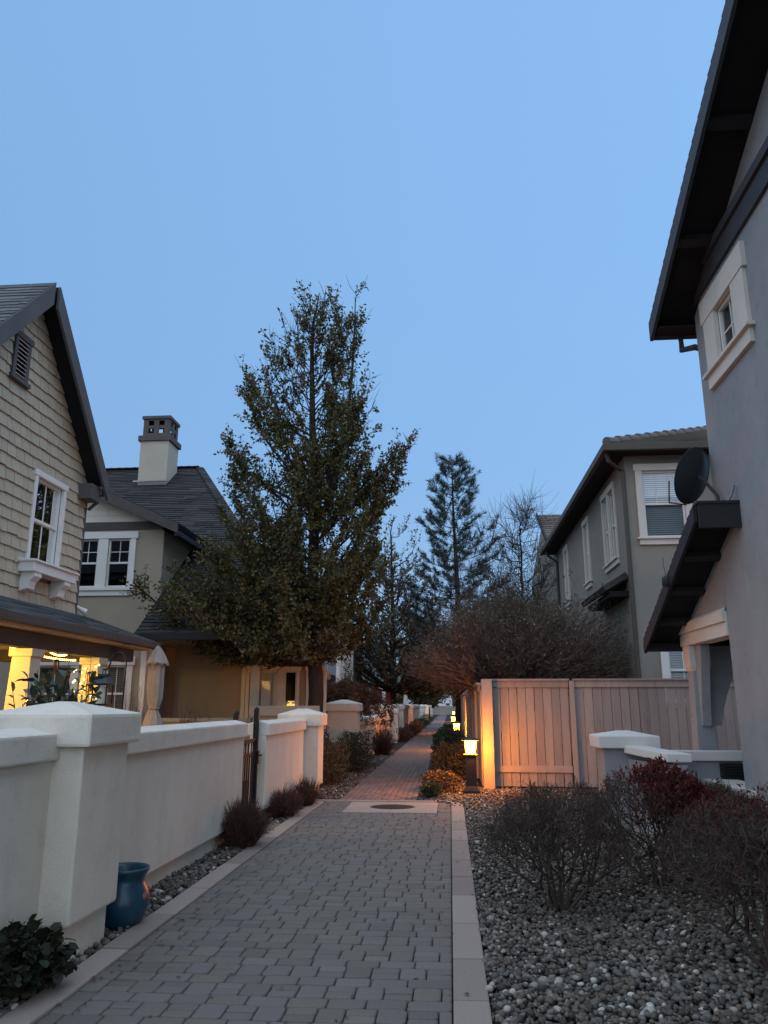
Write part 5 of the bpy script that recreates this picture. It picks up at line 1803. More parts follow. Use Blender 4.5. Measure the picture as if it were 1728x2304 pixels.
# R3 behind
R3 = thing('tile_roofed_house', 'brown tile roofed house gable rising behind the taupe house', 'house', (7, 36, 0))
m = MB()
m.box(4.75, 11, 33.5, 44, 0, 8.3)
m.build('wall', r2_stucco, R3)
m = MB()
m.poly_slab([(4.5, 33.3, 8.0), (11.5, 33.3, 8.0), (11.5, 37.5, 10.6), (4.5, 37.5, 10.6)], (0, -0.5, 0.85), 0.16)
r3r = m.build('roof', roof_tile, R3)
tiles((4.5, 33.25, 8.16), X, (0, 4.2, 2.6), (0, -0.526, 0.85), lambda t: (0, 7), 4.9, 75).build('roof_tiles', roof_tile, r3r, recalc=False, kind='stuff')
m = MB()
m.add([(4.745, 33.5, 8.3), (4.745, 44, 8.3), (4.745, 37.5, 10.55)], [(0, 1, 2)])
m.build('gable', r2_stucco, R3)
m = MB()
m.poly_slab([(4.48, 33.25, 8.2), (4.48, 37.5, 10.85), (4.48, 37.5, 10.6), (4.48, 33.25, 7.95)], X, -0.05)
m.build('rake_board', dark_fascia, R3)
R4 = thing('low_tiled_house', 'low grey tiled roof seen through the bare branches', 'house', (4, 52, 0))
m = MB()
m.box(2.2, 8, 50, 58, 0, 6.3)
m.build('wall', r2_stucco, R4)
m = MB()
m.poly_slab([(1.7, 49.6, 6.2), (8.5, 49.6, 6.2), (8.5, 54, 8.6), (1.7, 54, 8.6)], (0, -0.5, 0.87), 0.15)
m.build('roof', roof_tile, R4)

# ================================================================== TIMBER FENCE
FZ = 2.13
FY = 16.5
def fence_panel(label, x0, x1, nb, bottom_rail, frame_left):
    t_ = thing('timber_fence', label, 'fence', ((x0 + x1) / 2, FY, 0))
    w_ = (x1 - x0) / nb
    for i in range(nb):
        m = MB()
        a, b = x0 + i * w_, x0 + (i + 1) * w_
        dz = rs.uniform(-0.004, 0.004)
        m.box(a + 0.004, b - 0.004 - rs.uniform(0, 0.007), FY + dz, FY + 0.02 + dz, 0.03, FZ - 0.12)
        m.build('board', fence_m, t_, bevel=0.003)
    m = MB()
    m.box(x0, x1, FY - 0.03, FY + 0.045, FZ - 0.16, FZ - 0.03)
    m.build('top_rail', fence_m, t_, bevel=0.005)
    m = MB()
    m.box(x0 - 0.02, x1 + 0.02, FY - 0.06, FY + 0.08, FZ - 0.03, FZ + 0.01)
    m.build('cap_rail', fence_m, t_, bevel=0.005)
    if bottom_rail:
        m = MB()
        m.box(x0, x1, FY - 0.035, FY - 0.006, 0.30, 0.43)
        m.build('bottom_rail', fence_post, t_, bevel=0.005)
    if frame_left:
        m = MB()
        m.box(x0 - 0.10, x0 + 0.0, FY - 0.045, FY + 0.06, 0, FZ - 0.03)
        m.build('post', fence_post, t_, bevel=0.006)
    return t_
f1 = fence_panel('timber fence panel with low rail, lit orange by the bollard lamp', 0.86, 2.42, 9, True, False)
m = MB()
m.box(0.64, 0.855, FY - 0.28, FY - 0.07, 0, FZ + 0.0)
m.build('post', fence_post, f1, bevel=0.008)
fence_panel('long grey timber fence panel behind the low pale walls', 2.54, 6.4, 21, False, True)
sf = thing('timber_fence', 'timber fence running along the right edge of the far walkway', 'fence', (0.62, 30, 0))
bb = MB()
y = 16.55
while y < 60:
    bb.box(0.62, 0.64, y + 0.002, y + 0.172, 0.03, FZ - 0.10 + rs.uniform(-0.01, 0.01))
    y += 0.18
bb.build('boards', fence_m, sf, kind='stuff')
for i, y in enumerate(np.arange(18.6, 60, 2.4)):
    m = MB()
    m.box(0.56, 0.66, y, y + 0.1, 0, FZ + 0.02)
    m.build('post', fence_post, sf)
m = MB()
m.box(0.585, 0.62, 16.5, 60, FZ - 0.22, FZ - 0.10)
m.build('top_rail', fence_m, sf)
m = MB()
m.box(0.55, 0.69, 16.5, 60, FZ - 0.10, FZ - 0.065)
m.build('cap_rail', fence_m, sf)

# ================================================================== BOLLARD LAMPS
def bollard(label, x, y, watts):
    t_ = thing('bollard_lamp', label, 'bollard lamp', (x, y, 0), 'bollard lamps along the walkway')
    m = MB()
    m.box(x - 0.165, x + 0.165, y - 0.165, y + 0.165, 0.0, 0.05)
    m.taper((x, y), 0.05, 0.12, 0.14, 0.14, 0.11, 0.11)
    m.build('base', dark_bronze, t_, bevel=0.008)
    m = MB()
    m.box(x - 0.103, x + 0.103, y - 0.103, y + 0.103, 0.11, 0.66)
    m.taper((x, y), 0.66, 0.70, 0.12, 0.12, 0.135, 0.135)
    m.build('post', dark_bronze, t_, bevel=0.012)
    m = MB()
    m.taper((x, y), 0.71, 0.955, 0.088, 0.088, 0.116, 0.116)
    m.build('lamp_glass', lamp_glow, t_)
    m = MB()
    for i, j in ((-1, -1), (1, -1), (1, 1), (-1, 1)):
        m.bar((x + i * 0.092, y + j * 0.092, 0.70), (x + i * 0.121, y + j * 0.121, 0.96), 0.012)
    for i, j in ((0, -1), (1, 0), (0, 1), (-1, 0)):
        m.bar((x + i * 0.092, y + j * 0.092, 0.70), (x + i * 0.121, y + j * 0.121, 0.96), 0.010)
    m.build('cage', dark_bronze, t_)
    m = MB()
    m.taper((x, y), 0.957, 0.985, 0.165, 0.165, 0.165, 0.165)
    m.taper((x, y), 0.985, 1.05, 0.13, 0.13, 0.035, 0.035)
    m.build('hood', dark_bronze, t_, bevel=0.006)
    for i, j in ((0, -1), (1, 0), (0, 1), (-1, 0)):
        point('bollard_light', (x + i * 0.135, y + j * 0.135, 0.80), watts / 4, (1.0, 0.27, 0.012), 0.05, t_)
bollard('lit bollard lamp standing at the fence corner', 0.37, 15.56, 290)
bollard('lit bollard lamp behind the hedge beside the side fence', 0.22, 30, 300)
bollard('lit bollard lamp farther along the side fence, past the hedge', 0.16, 48, 300)
bollard('lit bollard lamp at the far end of the side fence', 0.34, 86, 420)

# ================================================================== TREES
def ext_from(tab):
    zs = np.array([t[0] for t in tab])
    lo = np.array([t[1] for t in tab])
    hi = np.array([t[2] for t in tab])
    o = np.argsort(zs)
    return lambda z: (np.interp(z, zs[o], lo[o]), np.interp(z, zs[o], hi[o]))
TY = 18.0
sil = [(645, 665, 735), (700, 630, 805), (770, 580, 820), (830, 550, 820), (920, 540, 860), (985, 500, 872), (1080, 500, 900), (1150, 480, 900), (1220, 450, 885), (1300, 345, 865), (1350, 340, 860), (1400, 365, 850), (1440, 390, 825), (1470, 430, 790), (1500, 500, 740)]
tab = []
for v, a, b in sil:
    pa, pb = on_y(a, v, TY), on_y(b, v, TY)
    tab.append((pa.z, pa.x + 0.22, pb.x - 0.22))
xr = random.Random(12)
lobe = []
for k in range(34):
    u_, v_ = xr.choice(((xr.uniform(350, 470), xr.uniform(1265, 1400)), (xr.uniform(420, 600), xr.uniform(1330, 1465)), (xr.uniform(500, 680), xr.uniform(1250, 1450))))
    p_ = on_y(u_, v_, TY + xr.uniform(-1.3, 1.0))
    lobe.append((p_.x, p_.y, p_.z, min(max(2.75, p_.z - 0.6), 4.4)))
for u_, v_ in ((925, 985), (915, 1010), (890, 1080), (500, 985), (520, 1000), (830, 880), (845, 900), (545, 835), (560, 850), (700, 665), (690, 690), (730, 680), (660, 720), (640, 760), (780, 720), (800, 760)):
    p_ = on_y(u_, v_, TY + xr.uniform(-0.3, 0.3))
    lobe.append((p_.x, p_.y, p_.z, p_.z - 1.9))
leafy_tree('pear_tree', 'tall olive leaved pear tree standing behind the cream walls', (-3.07, TY), (-3.2, TY, 12.1), 0.20, ext_from(tab), tab[-1][0], tab[0][0], 165, 27, 19, 0.092, leaf_pear, seed=4, leader=(-2.25, TY, 11.9), trunk_free=2.6, limb_r=0.62, weight=1.2, lumpy=0.18, thin_top=0.62, twl=(0.2, 0.6), leaf_min=2.5, steep=1.3, extra=lobe)
def cone_ext(cx, zlo, zmid, zhi, r, rt=0.15):
    def f(z):
        if z < zmid: k = 0.6 + 0.4 * (z - zlo) / max(zmid - zlo, 0.1)
        else: k = 1 - (1 - rt) * ((z - zmid) / (zhi - zmid)) ** 1.1
        return (cx - r * k, cx + r * k)
    return f
G2 = 'trees lining the left side of the walkway'
leafy_tree('street_tree', 'half bare grey olive tree behind the weeping shrub, trunk beside the porch house', (-3.0, 44), (-3.1, 44, 12.4), 0.20, cone_ext(-2.7, 2.6, 5, 12.6, 3.7), 2.6, 12.4, 100, 22, 10, 0.14, leaf_far, G2, 8, trunk_free=2.4, twl=(0.4, 1.0))
leafy_tree('street_tree', 'brown leaved tree over the far pillars, next beyond the half bare tree', (-3.0, 70), (-3.0, 70, 10.5), 0.2, cone_ext(-2.4, 2.4, 4.5, 10.5, 4.0), 2.4, 10.4, 80, 18, 11, 0.2, leaf_yel, G2, 9, trunk_free=2.4, twl=(0.5, 1.2))
leafy_tree('street_tree', 'last brown leaved tree hanging over the end of the walkway', (-2.6, 96), (-2.6, 96, 9), 0.22, cone_ext(-2.2, 3.0, 4.6, 9.4, 3.6), 3.0, 9.0, 50, 12, 7, 0.26, leaf_yel, G2, 10, trunk_free=2.6, twl=(0.6, 1.3))
leafy_tree('side_tree', 'yellow brown tree growing behind the side fence over the walkway', (1.6, 55), (1.4, 55, 8.5), 0.2, cone_ext(0.5, 2.4, 4.2, 8.8, 3.3), 2.4, 8.6, 75, 18, 11, 0.16, leaf_yel, None, 15, trunk_free=2.4, twl=(0.4, 1.1))
leafy_tree('far_tree', 'brown tree far off closing the view left of the walkway end', (-5.5, 135), (-5.5, 135, 10), 0.3, cone_ext(-5.5, 1.2, 4.5, 11, 6), 1.2, 10.5, 60, 14, 9, 0.4, leaf_yel, None, 16, trunk_free=1.2, twl=(0.6, 1.6))
leafy_tree('far_tree', 'brown tree far off closing the view right of the walkway end', (5.0, 130), (5.0, 130, 10), 0.3, cone_ext(4.6, 1.2, 4.5, 11, 6), 1.2, 10.5, 60, 14, 9, 0.4, leaf_yel, None, 17, trunk_free=1.2, twl=(0.6, 1.6))
leafy_tree('far_tree', 'wide olive tree standing behind the small pale house', (-1.0, 190), (-1.0, 190, 15), 0.4, cone_ext(-1.0, 1.5, 6, 16, 13), 1.5, 15, 90, 16, 10, 0.6, leaf_far, None, 18, trunk_free=1.5, twl=(0.9, 2.2))
leafy_tree('bare_tree', 'leafless tree with fine twisted branches beside the tiled gable', (3.1, 31), (3.0, 31, 9.0), 0.11, cone_ext(2.7, 3.5, 6.5, 10.0, 2.5, 0.35), 4.0, 10.0, 80, 26, 0, 0.1, leaf_far, None, 12, trunk_free=2.2, wander=0.16, twl=(0.4, 1.2), bark_m=bark, upright=0.8, limb_r=0.45)
leafy_tree('bare_tree', 'leafless grey tree in front of the pine, above the far walkway', (1.6, 38), (1.3, 38, 8.2), 0.12, cone_ext(0.9, 3.5, 6.0, 9.2, 3.4, 0.3), 3.6, 9.2, 80, 24, 0, 0.1, leaf_far, None, 13, trunk_free=2.2, wander=0.14, twl=(0.5, 1.2), bark_m=bark, upright=0.8, limb_r=0.5)

def pine(label, x, y, h, r, seed):
    rng = np.random.default_rng(seed)
    root = thing('pine_tree', label, 'tree', (x, y, 0))
    K = 12
    t = np.linspace(0, 1, K)
    tp = np.stack([x + 0.10 * np.sin(t * 5), y + 0 * t, h * t], 1)
    sets = [tubes(tp[None], (0.26 * (1 - t) + 0.02)[None], 8)]
    tuP, tuD = [], []
    z = 3.2
    while z < h - 0.15:
        f = (z - 3.2) / (h - 3.2)
        k = 5 if f < 0.9 else 4
        a0 = rng.uniform(0, 6.28)
        for i in range(k):
            a = a0 + 6.283 * i / k + rng.normal() * 0.25
            L = r * (1 - f) ** 0.75 * rng.uniform(0.5, 1.2) + 0.25
            if rng.random() < 0.15: L *= 0.5
            xs = np.interp(z, tp[:, 2], tp[:, 0])
            p0 = np.array([xs, y, z])
            p2 = p0 + np.array([L * np.cos(a), L * np.sin(a), L * (0.12 + 0.55 * f) + 0.12])
            c = p0 + np.array([0.6 * L * np.cos(a), 0.6 * L * np.sin(a), L * 0.02])
            B_ = bez(p0[None], c[None], p2[None], 7)
            sets.append(tubes(B_, (0.012 + 0.018 * L / r) * np.linspace(1, 0.35, 7)[None], 4))
            m_ = max(3, int(L * 3.6))
            for j in range(m_):
                q = 0.35 + 0.65 * (j + rng.random()) / m_
                i0 = min(int(q * 6), 5)
                s0 = B_[0, i0] + (B_[0, i0 + 1] - B_[0, i0]) * (q * 6 - i0)
                ang = a + rng.choice((-1, 1)) * rng.uniform(0.4, 1.1)
                l2 = rng.uniform(0.3, 0.8) * (1.15 - 0.4 * q)
                e2 = s0 + np.array([l2 * np.cos(ang), l2 * np.sin(ang), l2 * rng.uniform(0.3, 0.9)])
                sets.append(tubes(np.stack([s0, (s0 + e2) / 2 - [0, 0, 0.03], e2])[None], np.array([[0.012, 0.01, 0.007]]), 3))
                tuP += [e2, (s0 + e2) / 2]
                tuD += [e2 - s0, e2 - s0]
            tuP.append(p2)
            tuD.append(p2 - c)
        z += 0.38 + 0.30 * (1 - f)
    V, Q = join_sets(sets)
    link_np('trunk', V, None, Q, bark, root)
    tuP, tuD = np.array(tuP), unit(np.array(tuD))
    n = 30
    P = np.repeat(tuP, n, 0) + np.repeat(tuD, n, 0) * rng.uniform(-0.22, 0.05, (len(tuP) * n, 1))
    D = np.repeat(tuD, n, 0) * 0.7 + rng.normal(size=P.shape) * 0.55 + np.array([0, 0, 0.15])
    V, T = leaves(P, D, rng.uniform(0.20, 0.34, len(P)), 0.09, 0.0, rng)
    link_np('needles', V, T, None, needle_m, root)
pine('tall dark blue green pine rising behind the walkway trees', 0.5, 45, 16.0, 3.4, 21)

# flat-topped twiggy shrub over the fence
def umbrella_shrub(label, c, rx, ry, rz, zb, seed, n=480):
    rng = np.random.default_rng(seed)
    root = thing('spreading_shrub', label, 'shrub', (c[0], c[1], 0))
    o = np.array([c[0], c[1], zb - 0.25])
    a = rng.uniform(0, 2 * np.pi, n)
    el = np.arcsin(rng.uniform(0.0, 1.0, n) ** 1.15)
    lump = 1 + 0.12 * np.sin(3 * a + 1.3) + 0.12 * np.sin(7 * a) * np.cos(5 * el) + 0.08 * np.sin(9 * el + 2 * a)
    tip = o + np.stack([rx * np.cos(a) * np.cos(el), ry * np.sin(a) * np.cos(el), rz * np.sin(el) + 0.25], 1) * (rng.uniform(0.72, 1.05, n) * lump)[:, None]
    o_ = np.tile(o, (n, 1)) + rng.normal(size=(n, 3)) * np.array([0.2, 0.2, 0.08])
    mid = o_ + (tip - o_) * 0.55 + rng.normal(size=(n, 3)) * 0.16 + np.stack([np.zeros(n), np.zeros(n), -0.05 - 0.2 * np.cos(el)], 1)
    K = 9
    P = bez(o_, mid, tip, K)
    P[:, 1:] += np.cumsum(rng.normal(size=(n, K - 1, 3)) * 0.028, 1)
    R_ = np.linspace(0.017, 0.004, K)[None] * rng.uniform(0.7, 1.3, (n, 1))
    sets = [tubes(P, R_, 4)]
    tr = np.array([[c[0] + 0.1, c[1], 0], [c[0], c[1] + 0.03, 0.8], [c[0] - 0.03, c[1], 1.5], [c[0], c[1], zb - 0.1]])
    sets.append(tubes(tr[None], np.array([[0.13, 0.10, 0.10, 0.09]]), 8))
    allP, allD = [], []
    src, k = P, 11
    for lv in range(2):
        m_ = len(src)
        i = np.repeat(np.arange(m_), k)
        f = rng.uniform(0.3, 1.0, len(i)) * (src.shape[1] - 1)
        j = np.clip(f.astype(int), 0, src.shape[1] - 2)
        w = (f - j)[:, None]
        s0 = src[i, j] * (1 - w) + src[i, j + 1] * w
        d = unit(unit(src[i, j + 1] - src[i, j]) + rng.normal(size=s0.shape) * 0.5 + np.array([0, 0, 0.22]))
        L = (rng.uniform(0.25, 0.7, len(i)) if lv == 0 else rng.uniform(0.1, 0.28, len(i)))[:, None]
        q = np.stack([s0, s0 + d * L * 0.35 + rng.normal(size=s0.shape) * 0.02, s0 + d * L * 0.7 + rng.normal(size=s0.shape) * 0.03, s0 + d * L + rng.normal(size=s0.shape) * 0.035], 1)
        sets.append(tubes(q, np.tile((np.array([0.006, 0.005, 0.004, 0.0025]) if lv == 0 else np.array([0.003, 0.0027, 0.0023, 0.0015])), (len(i), 1)), 3))
        allP.append(q[:, -1])
        allD.append(d)
        src, k = q, 3
    V, Q = join_sets(sets)
    link_np('branches', V, None, Q, twig_tan, root)
    Pp, Dd = np.concatenate(allP), np.concatenate(allD)
    m_ = 30000
    i = rng.integers(0, len(Pp), m_)
    up = np.clip((Pp[i, 2] - zb) / rz, 0, 1)
    i = i[rng.random(m_) < 0.15 + 0.85 * up]
    V, T = leaves(Pp[i] + rng.normal(size=(len(i), 3)) * 0.04, Dd[i] * 0.6 + rng.normal(size=(len(i), 3)) * 0.6, rng.uniform(0.05, 0.12, len(i)), 0.28, 0.2, rng)
    link_np('seed_pods', V, T, None, leaf_pod, root)
umbrella_shrub('broad flat bottomed twiggy shrub spreading over the corner of the timber fence', (1.75, 19.4), 2.75, 2.2, 1.85, 2.32, 31)

# ================================================================== SHRUBS AND PLANTS
twig_bush('bare_bush', 'vase shaped leafless bush beside the right kerb stones', (0.87, 6.97), 1.06, 0.66, 11, 7, 41, twig_m, spread=0.85, leafmat=leaf_red, leafn=120, lsize=0.025)
twig_bush('red_bush', 'rounded bush still holding dark red leaves before the grey porch', (1.86, 7.85), 1.16, 0.60, 13, 7, 42, twig_m, leafmat=leaf_red, leafn=8500, lsize=0.036, leaf_side=lambda P: 0.08 + np.clip((P[:, 0] - 1.75) * 1.6 + (P[:, 2] - 0.75) * 2.2, 0, 3))
twig_bush('bare_bush', 'large bare bush with a few red leaves on top against the grey wall', (2.0, 5.5), 1.16, 0.74, 12, 7, 43, twig_m, spread=0.85, leafmat=leaf_red, leafn=700, lsize=0.03, leaf_side=lambda P: np.clip(P[:, 2] - 0.85, 0, 1) + 0.01)
twig_bush('bare_bush', 'leafless bush filling the gap between the vase shaped bush and the grey wall', (2.75, 8.6), 0.9, 0.5, 10, 7, 44, twig_m, leafmat=leaf_red, leafn=500, lsize=0.03)

stem_clump('dried_shrub', 'brown dried shrub left of the iron gate at the wall foot', (-2.47, 9.55), 0.33, 0.52, 620, 51, twig_red, leafmat=leaf_brownhedge, leafn=900)
stem_clump('dried_shrub', 'low brown dried shrub right of the iron gate below the lit wall', (-2.50, 12.0), 0.32, 0.40, 520, 52, twig_red, stretch=(0.9, 1.5), leafmat=leaf_brownhedge, leafn=800)
stem_clump('dried_shrub', 'brown dried shrub against the capped pillar that ends the short wall', (-2.42, 13.4), 0.30, 0.42, 460, 53, twig_red, stretch=(0.8, 1.7), leafmat=leaf_brownhedge, leafn=600)
leaf_mound('clipped_hedge', 'dark clipped evergreen hedge past the short wall pillar', (-2.45, 20.4), (0.42, 0.9, 0.92), 5200, 0.045, leaf_hedge, 61, box=0.8)
leaf_mound('clipped_hedge', 'loose brown green hedge between the wall pillar and the dark clipped hedge', (-2.62, 17.4), (0.34, 1.3, 0.8), 5200, 0.05, leaf_brownhedge, 62, box=0.4)
stem_clump('dried_shrub', 'tall wispy brown shrub beyond the clipped hedge', (-2.3, 27.0), 0.5, 1.0, 420, 54, twig_red, leafmat=leaf_brownhedge, leafn=1600)
leaf_mound('upright_shrub', 'narrow upright evergreen sprig behind the short wall pillar', (-2.86, 17.9), (0.16, 0.16, 1.15), 900, 0.05, leaf_hedge, 63, cat='shrub', box=0.1)
for k, (x, y, r, h, lab, mt) in enumerate(((-2.25, 38.5, 0.42, 0.55, 'low brown mound at the foot of the wreath pillar', leaf_rust), (-2.2, 44, 0.5, 0.6, 'rust brown mound between the wreath wall and the paired pillars', leaf_rust), (-2.15, 49, 0.5, 0.65, 'brown mound before the paired pillars', leaf_brownhedge), (-2.2, 58, 0.55, 0.7, 'green grey mound past the paired pillars', leaf_hedge), (-2.1, 70, 0.6, 0.9, 'olive mound along the farthest wall', leaf_yel))):
    leaf_mound('low_shrub', lab, (x, y), (r, r * 2.2, h), 1500, 0.07, mt, 70 + k, cat='shrub', box=0.2)
leaf_mound('clipped_hedge', 'dark hedge along the side fence beyond the corner bollard', (-0.05, 24.0), (0.44, 3.6, 0.86), 9000, 0.06, leaf_hedge, 81, box=0.7)
leaf_mound('clipped_hedge', 'brown leaved hedge end lit orange behind the corner bollard', (0.0, 18.9), (0.42, 1.5, 0.72), 5200, 0.055, leaf_brownhedge, 82, box=0.5)
leaf_mound('low_shrub', 'low brown leafy plant beside the bollard at the walkway edge', (-0.22, 15.9), (0.34, 0.6, 0.34), 2400, 0.05, leaf_brownhedge, 83, cat='shrub', box=0.2)
leaf_mound('low_shrub', 'small dark evergreen at the corner where the narrow walkway begins', (-0.38, 14.75), (0.2, 0.26, 0.24), 900, 0.045, leaf_hedge, 84, cat='shrub', box=0.1)
leaf_mound('clipped_hedge', 'far dark hedge running on along the side fence', (-0.1, 39), (0.32, 7.5, 0.55), 5000, 0.10, leaf_hedge, 85, box=0.8)

# weeping shrub over the third wall
def weeping(label, c, top, r, n, seed):
    rng = np.random.default_rng(seed)
    root = thing('weeping_shrub', label, 'shrub', (c[0], c[1], 0))
    o = np.array([c[0], c[1], top - 0.35])
    a = rng.uniform(0, 2 * np.pi, n)
    rr = r * np.sqrt(rng.random(n)) * np.where(np.cos(a) > 0.2, 1.25, 1.0)
    arch = np.stack([c[0] + 0.7 * rr * np.cos(a), c[1] + 0.7 * rr * np.sin(a), top + 0.25 - 0.25 * rr / r + rng.normal(size=n) * 0.06], 1)
    end = np.stack([c[0] + rr * 1.1 * np.cos(a), c[1] + rr * 1.1 * np.sin(a), top - 0.1 - rng.uniform(0.2, 1.35, n) * (rr / r)], 1)
    P = bez(np.tile(o, (n, 1)), arch, end, 9) + np.cumsum(rng.normal(size=(n, 9, 3)) * 0.015, 1)
    V, Q = join_sets([tubes(P, np.tile(np.linspace(0.009, 0.003, 9), (n, 1)), 3), tubes(np.array([[[c[0], c[1], 0], [c[0] + 0.04, c[1], 0.7], [c[0] - 0.02, c[1], 1.4], o]]), np.array([[0.06, 0.05, 0.05, 0.05]]), 7)])
    link_np('branches', V, None, Q, twig_red, root)
    m_ = 14000
    i, j = rng.integers(0, n, m_), rng.integers(3, 9, m_)
    V, T = leaves(P[i, j] + rng.normal(size=(m_, 3)) * 0.05, np.tile([0, 0, -0.7], (m_, 1)) + rng.normal(size=(m_, 3)) * 0.5, rng.uniform(0.05, 0.10, m_), 0.4, 0.25, rng)
    link_np('leaves', V, T, None, leaf_rust, root)
weeping('rust leaved weeping shrub hanging over the cream wall', (-3.05, 23.0), 2.25, 1.15, 170, 91)
# conical evergreen in front of the blue grey house
leaf_mound('conical_evergreen', 'small conical dark evergreen before the blue grey house', (-4.4, 34), (0.35, 0.35, 3.6), 1500, 0.09, leaf_hedge, 92, cat='tree', box=0.0)

# leafy laurel and crinkled plant
def big_leaf_plant(name, label, c, half, nst, per, lsize, mat, seed, z0=0.0, width=0.5, cat='plant', zmin=0.45):
    rng = np.random.default_rng(seed)
    root = thing(name, label, cat, (c[0], c[1], z0))
    a = rng.uniform(0, 2 * np.pi, nst)
    q = np.sqrt(rng.random(nst))
    e_ = np.stack([c[0] + half[0] * q * np.cos(a), c[1] + half[1] * q * np.sin(a), z0 + half[2] * rng.uniform(zmin, 1.0, nst) * np.sqrt(1 - (0.7 if zmin < 0.6 else 0.3) * q ** 2)], 1)
    b = np.stack([c[0] + 0.2 * half[0] * q * np.cos(a), c[1] + 0.2 * half[1] * q * np.sin(a), np.full(nst, z0)], 1)
    P = bez(b, (b + e_) / 2 + np.array([0, 0, 0.1 * half[2]]), e_, 5)
    V, Q = tubes(P, np.tile(np.linspace(0.007, 0.003, 5), (nst, 1)), 4)
    link_np('stem', V, None, Q, twig_m, root)
    N = nst * per
    i = np.repeat(np.arange(nst), per)
    f = rng.uniform(0.35, 1.0, N)[:, None] * 3.999
    j = f.astype(int)[:, 0]
    s0 = P[i, j] + (P[i, j + 1] - P[i, j]) * (f - j[:, None])
    D = unit(unit(P[i, j + 1] - P[i, j]) * 0.5 + rng.normal(size=s0.shape) * 0.6 + np.stack([0.4 * np.cos(a[i]), 0.4 * np.sin(a[i]), np.zeros(N)], 1))
    # six-sided curved leaves
    s = (rng.uniform(0.65, 1.2, N) * lsize)[:, None]
    side = unit(np.cross(D, np.array([0, 0, 1.0]) + rng.normal(size=D.shape) * 0.5))
    nor = np.cross(side, D)
    def pt(t, w, h): return s0 + D * s * t + side * s * w + nor * s * h
    V = np.stack([pt(0, 0, 0), pt(0.3, width * 0.42, 0.10), pt(0.7, width * 0.40, 0.06), pt(1, 0, -0.12), pt(0.7, -width * 0.40, 0.06), pt(0.3, -width * 0.42, 0.10), pt(0.35, 0, 0.02), pt(0.7, 0, 0.0)], 1).reshape(-1, 3)
    k = np.arange(N)[:, None] * 8
    T = np.concatenate([k + np.array([t]) for t in ((0, 1, 6), (1, 2, 7), (1, 7, 6), (2, 3, 7), (0, 6, 5), (5, 6, 7), (5, 7, 4), (4, 7, 3))])
    link_np('leaves', V, T, None, mat, root)
    return root
big_leaf_plant('laurel_shrub', 'glossy green leafed shrub showing above the near cream pillar', (-3.62, 7.1), (0.44, 0.35, 2.08), 60, 12, 0.12, leaf_laurel, 101, zmin=0.78)
big_leaf_plant('crinkled_plant', 'dark crinkled leaf plant at the foot of the near wall beside the kerb', (-2.52, 4.72), (0.30, 0.34, 0.38), 120, 11, 0.072, leaf_dark, 102, width=1.0)
twig_bush('bare_bush', 'thin bare twigs standing before the beige patio wall', (-5.3, 16.4), 2.0, 0.5, 7, 5, 45, twig_tan, spread=0.4)
stem_clump('dried_shrub', 'pale brown dried stems behind the lantern in the near garden', (-6.0, 14.6), 0.55, 2.05, 160, 55, twig_tan)
twig_bush('bare_bush', 'bare twig sapling rising behind the short wall pillar', (-3.4, 13.6), 1.85, 0.32, 4, 5, 46, twig_tan, spread=0.35, kids=2)

# ================================================================== SMALL THINGS
# blue pot
pot = thing('blue_pot', 'teal blue glazed pot with side lugs beside the near wall pillar', 'pot', (-2.50, 6.19, 0))
m = MB()
pc = (-2.50, 6.19, 0.0)
m.lathe([(0.0, 0.0), (0.115, 0.0), (0.125, 0.012), (0.165, 0.06), (0.196, 0.14), (0.197, 0.19), (0.178, 0.25), (0.154, 0.295), (0.147, 0.315), (0.150, 0.335), (0.168, 0.365), (0.180, 0.385), (0.184, 0.40), (0.174, 0.407), (0.158, 0.39), (0.140, 0.345), (0.13, 0.30), (0.0, 0.29)], pc, 36)
body = m.build('body', pot_blue, pot, smooth=True)
for a in (-0.25, -1.65):
    d = Vector((math.cos(a), math.sin(a), 0))
    t_ = Vector((-d.y, d.x, 0))
    p = Vector(pc) + d * 0.165 + Z * 0.235
    m = MB()
    m.tube([p - d * 0.03 + t_ * 0.0 - Z * 0.06, p + d * 0.02 - Z * 0.03, p + d * 0.042 + Z * 0.0], [0.012, 0.020, 0.022], 10)
    m.tube([p + d * 0.042, p + d * 0.046 + Z * 0.006], [0.022, 0.016], 10)
    m.build('lug', pot_blue if a < -1 else terracotta, pot, smooth=True)

# shepherd hook with lantern
hook = thing('lantern_hook', 'black iron shepherd hook curving over the lantern', 'hook', (-3.38, 8.0, 0))
m = MB()
pts = [(-3.40, 8.0, 0.0), (-3.40, 8.0, 1.0), (-3.39, 8.0, 1.9)]
for k in range(9):
    a = math.pi * k / 8
    pts.append((-3.475 + 0.085 * math.cos(a), 8.0, 2.04 + 0.105 * math.sin(a)))
pts += [(-3.575, 8.0, 1.99), (-3.60, 8.0, 1.965), (-3.635, 8.0, 1.975)]
m.tube(pts, 0.0085, 8)
m.build('rod', black_iron, hook, smooth=True)
lan = thing('candle_lantern', 'black framed glass lantern with cream candle hanging from the hook', 'lantern', (-3.62, 8.0, 1.6))
lx, ly, lz = -3.62, 8.0, 1.60
m = MB()
for i, j in ((-1, -1), (1, -1), (1, 1), (-1, 1)):
    m.bar((lx + i * 0.075, ly + j * 0.075, lz + 0.02), (lx + i * 0.075, ly + j * 0.075, lz + 0.215), 0.012)
m.box(lx - 0.09, lx + 0.09, ly - 0.09, ly + 0.09, lz, lz + 0.022)
m.box(lx - 0.09, lx + 0.09, ly - 0.09, ly + 0.09, lz + 0.21, lz + 0.226)
m.build('frame', black_iron, lan)
m = MB()
m.taper((lx, ly), lz + 0.227, lz + 0.30, 0.085, 0.085, 0.045, 0.045)
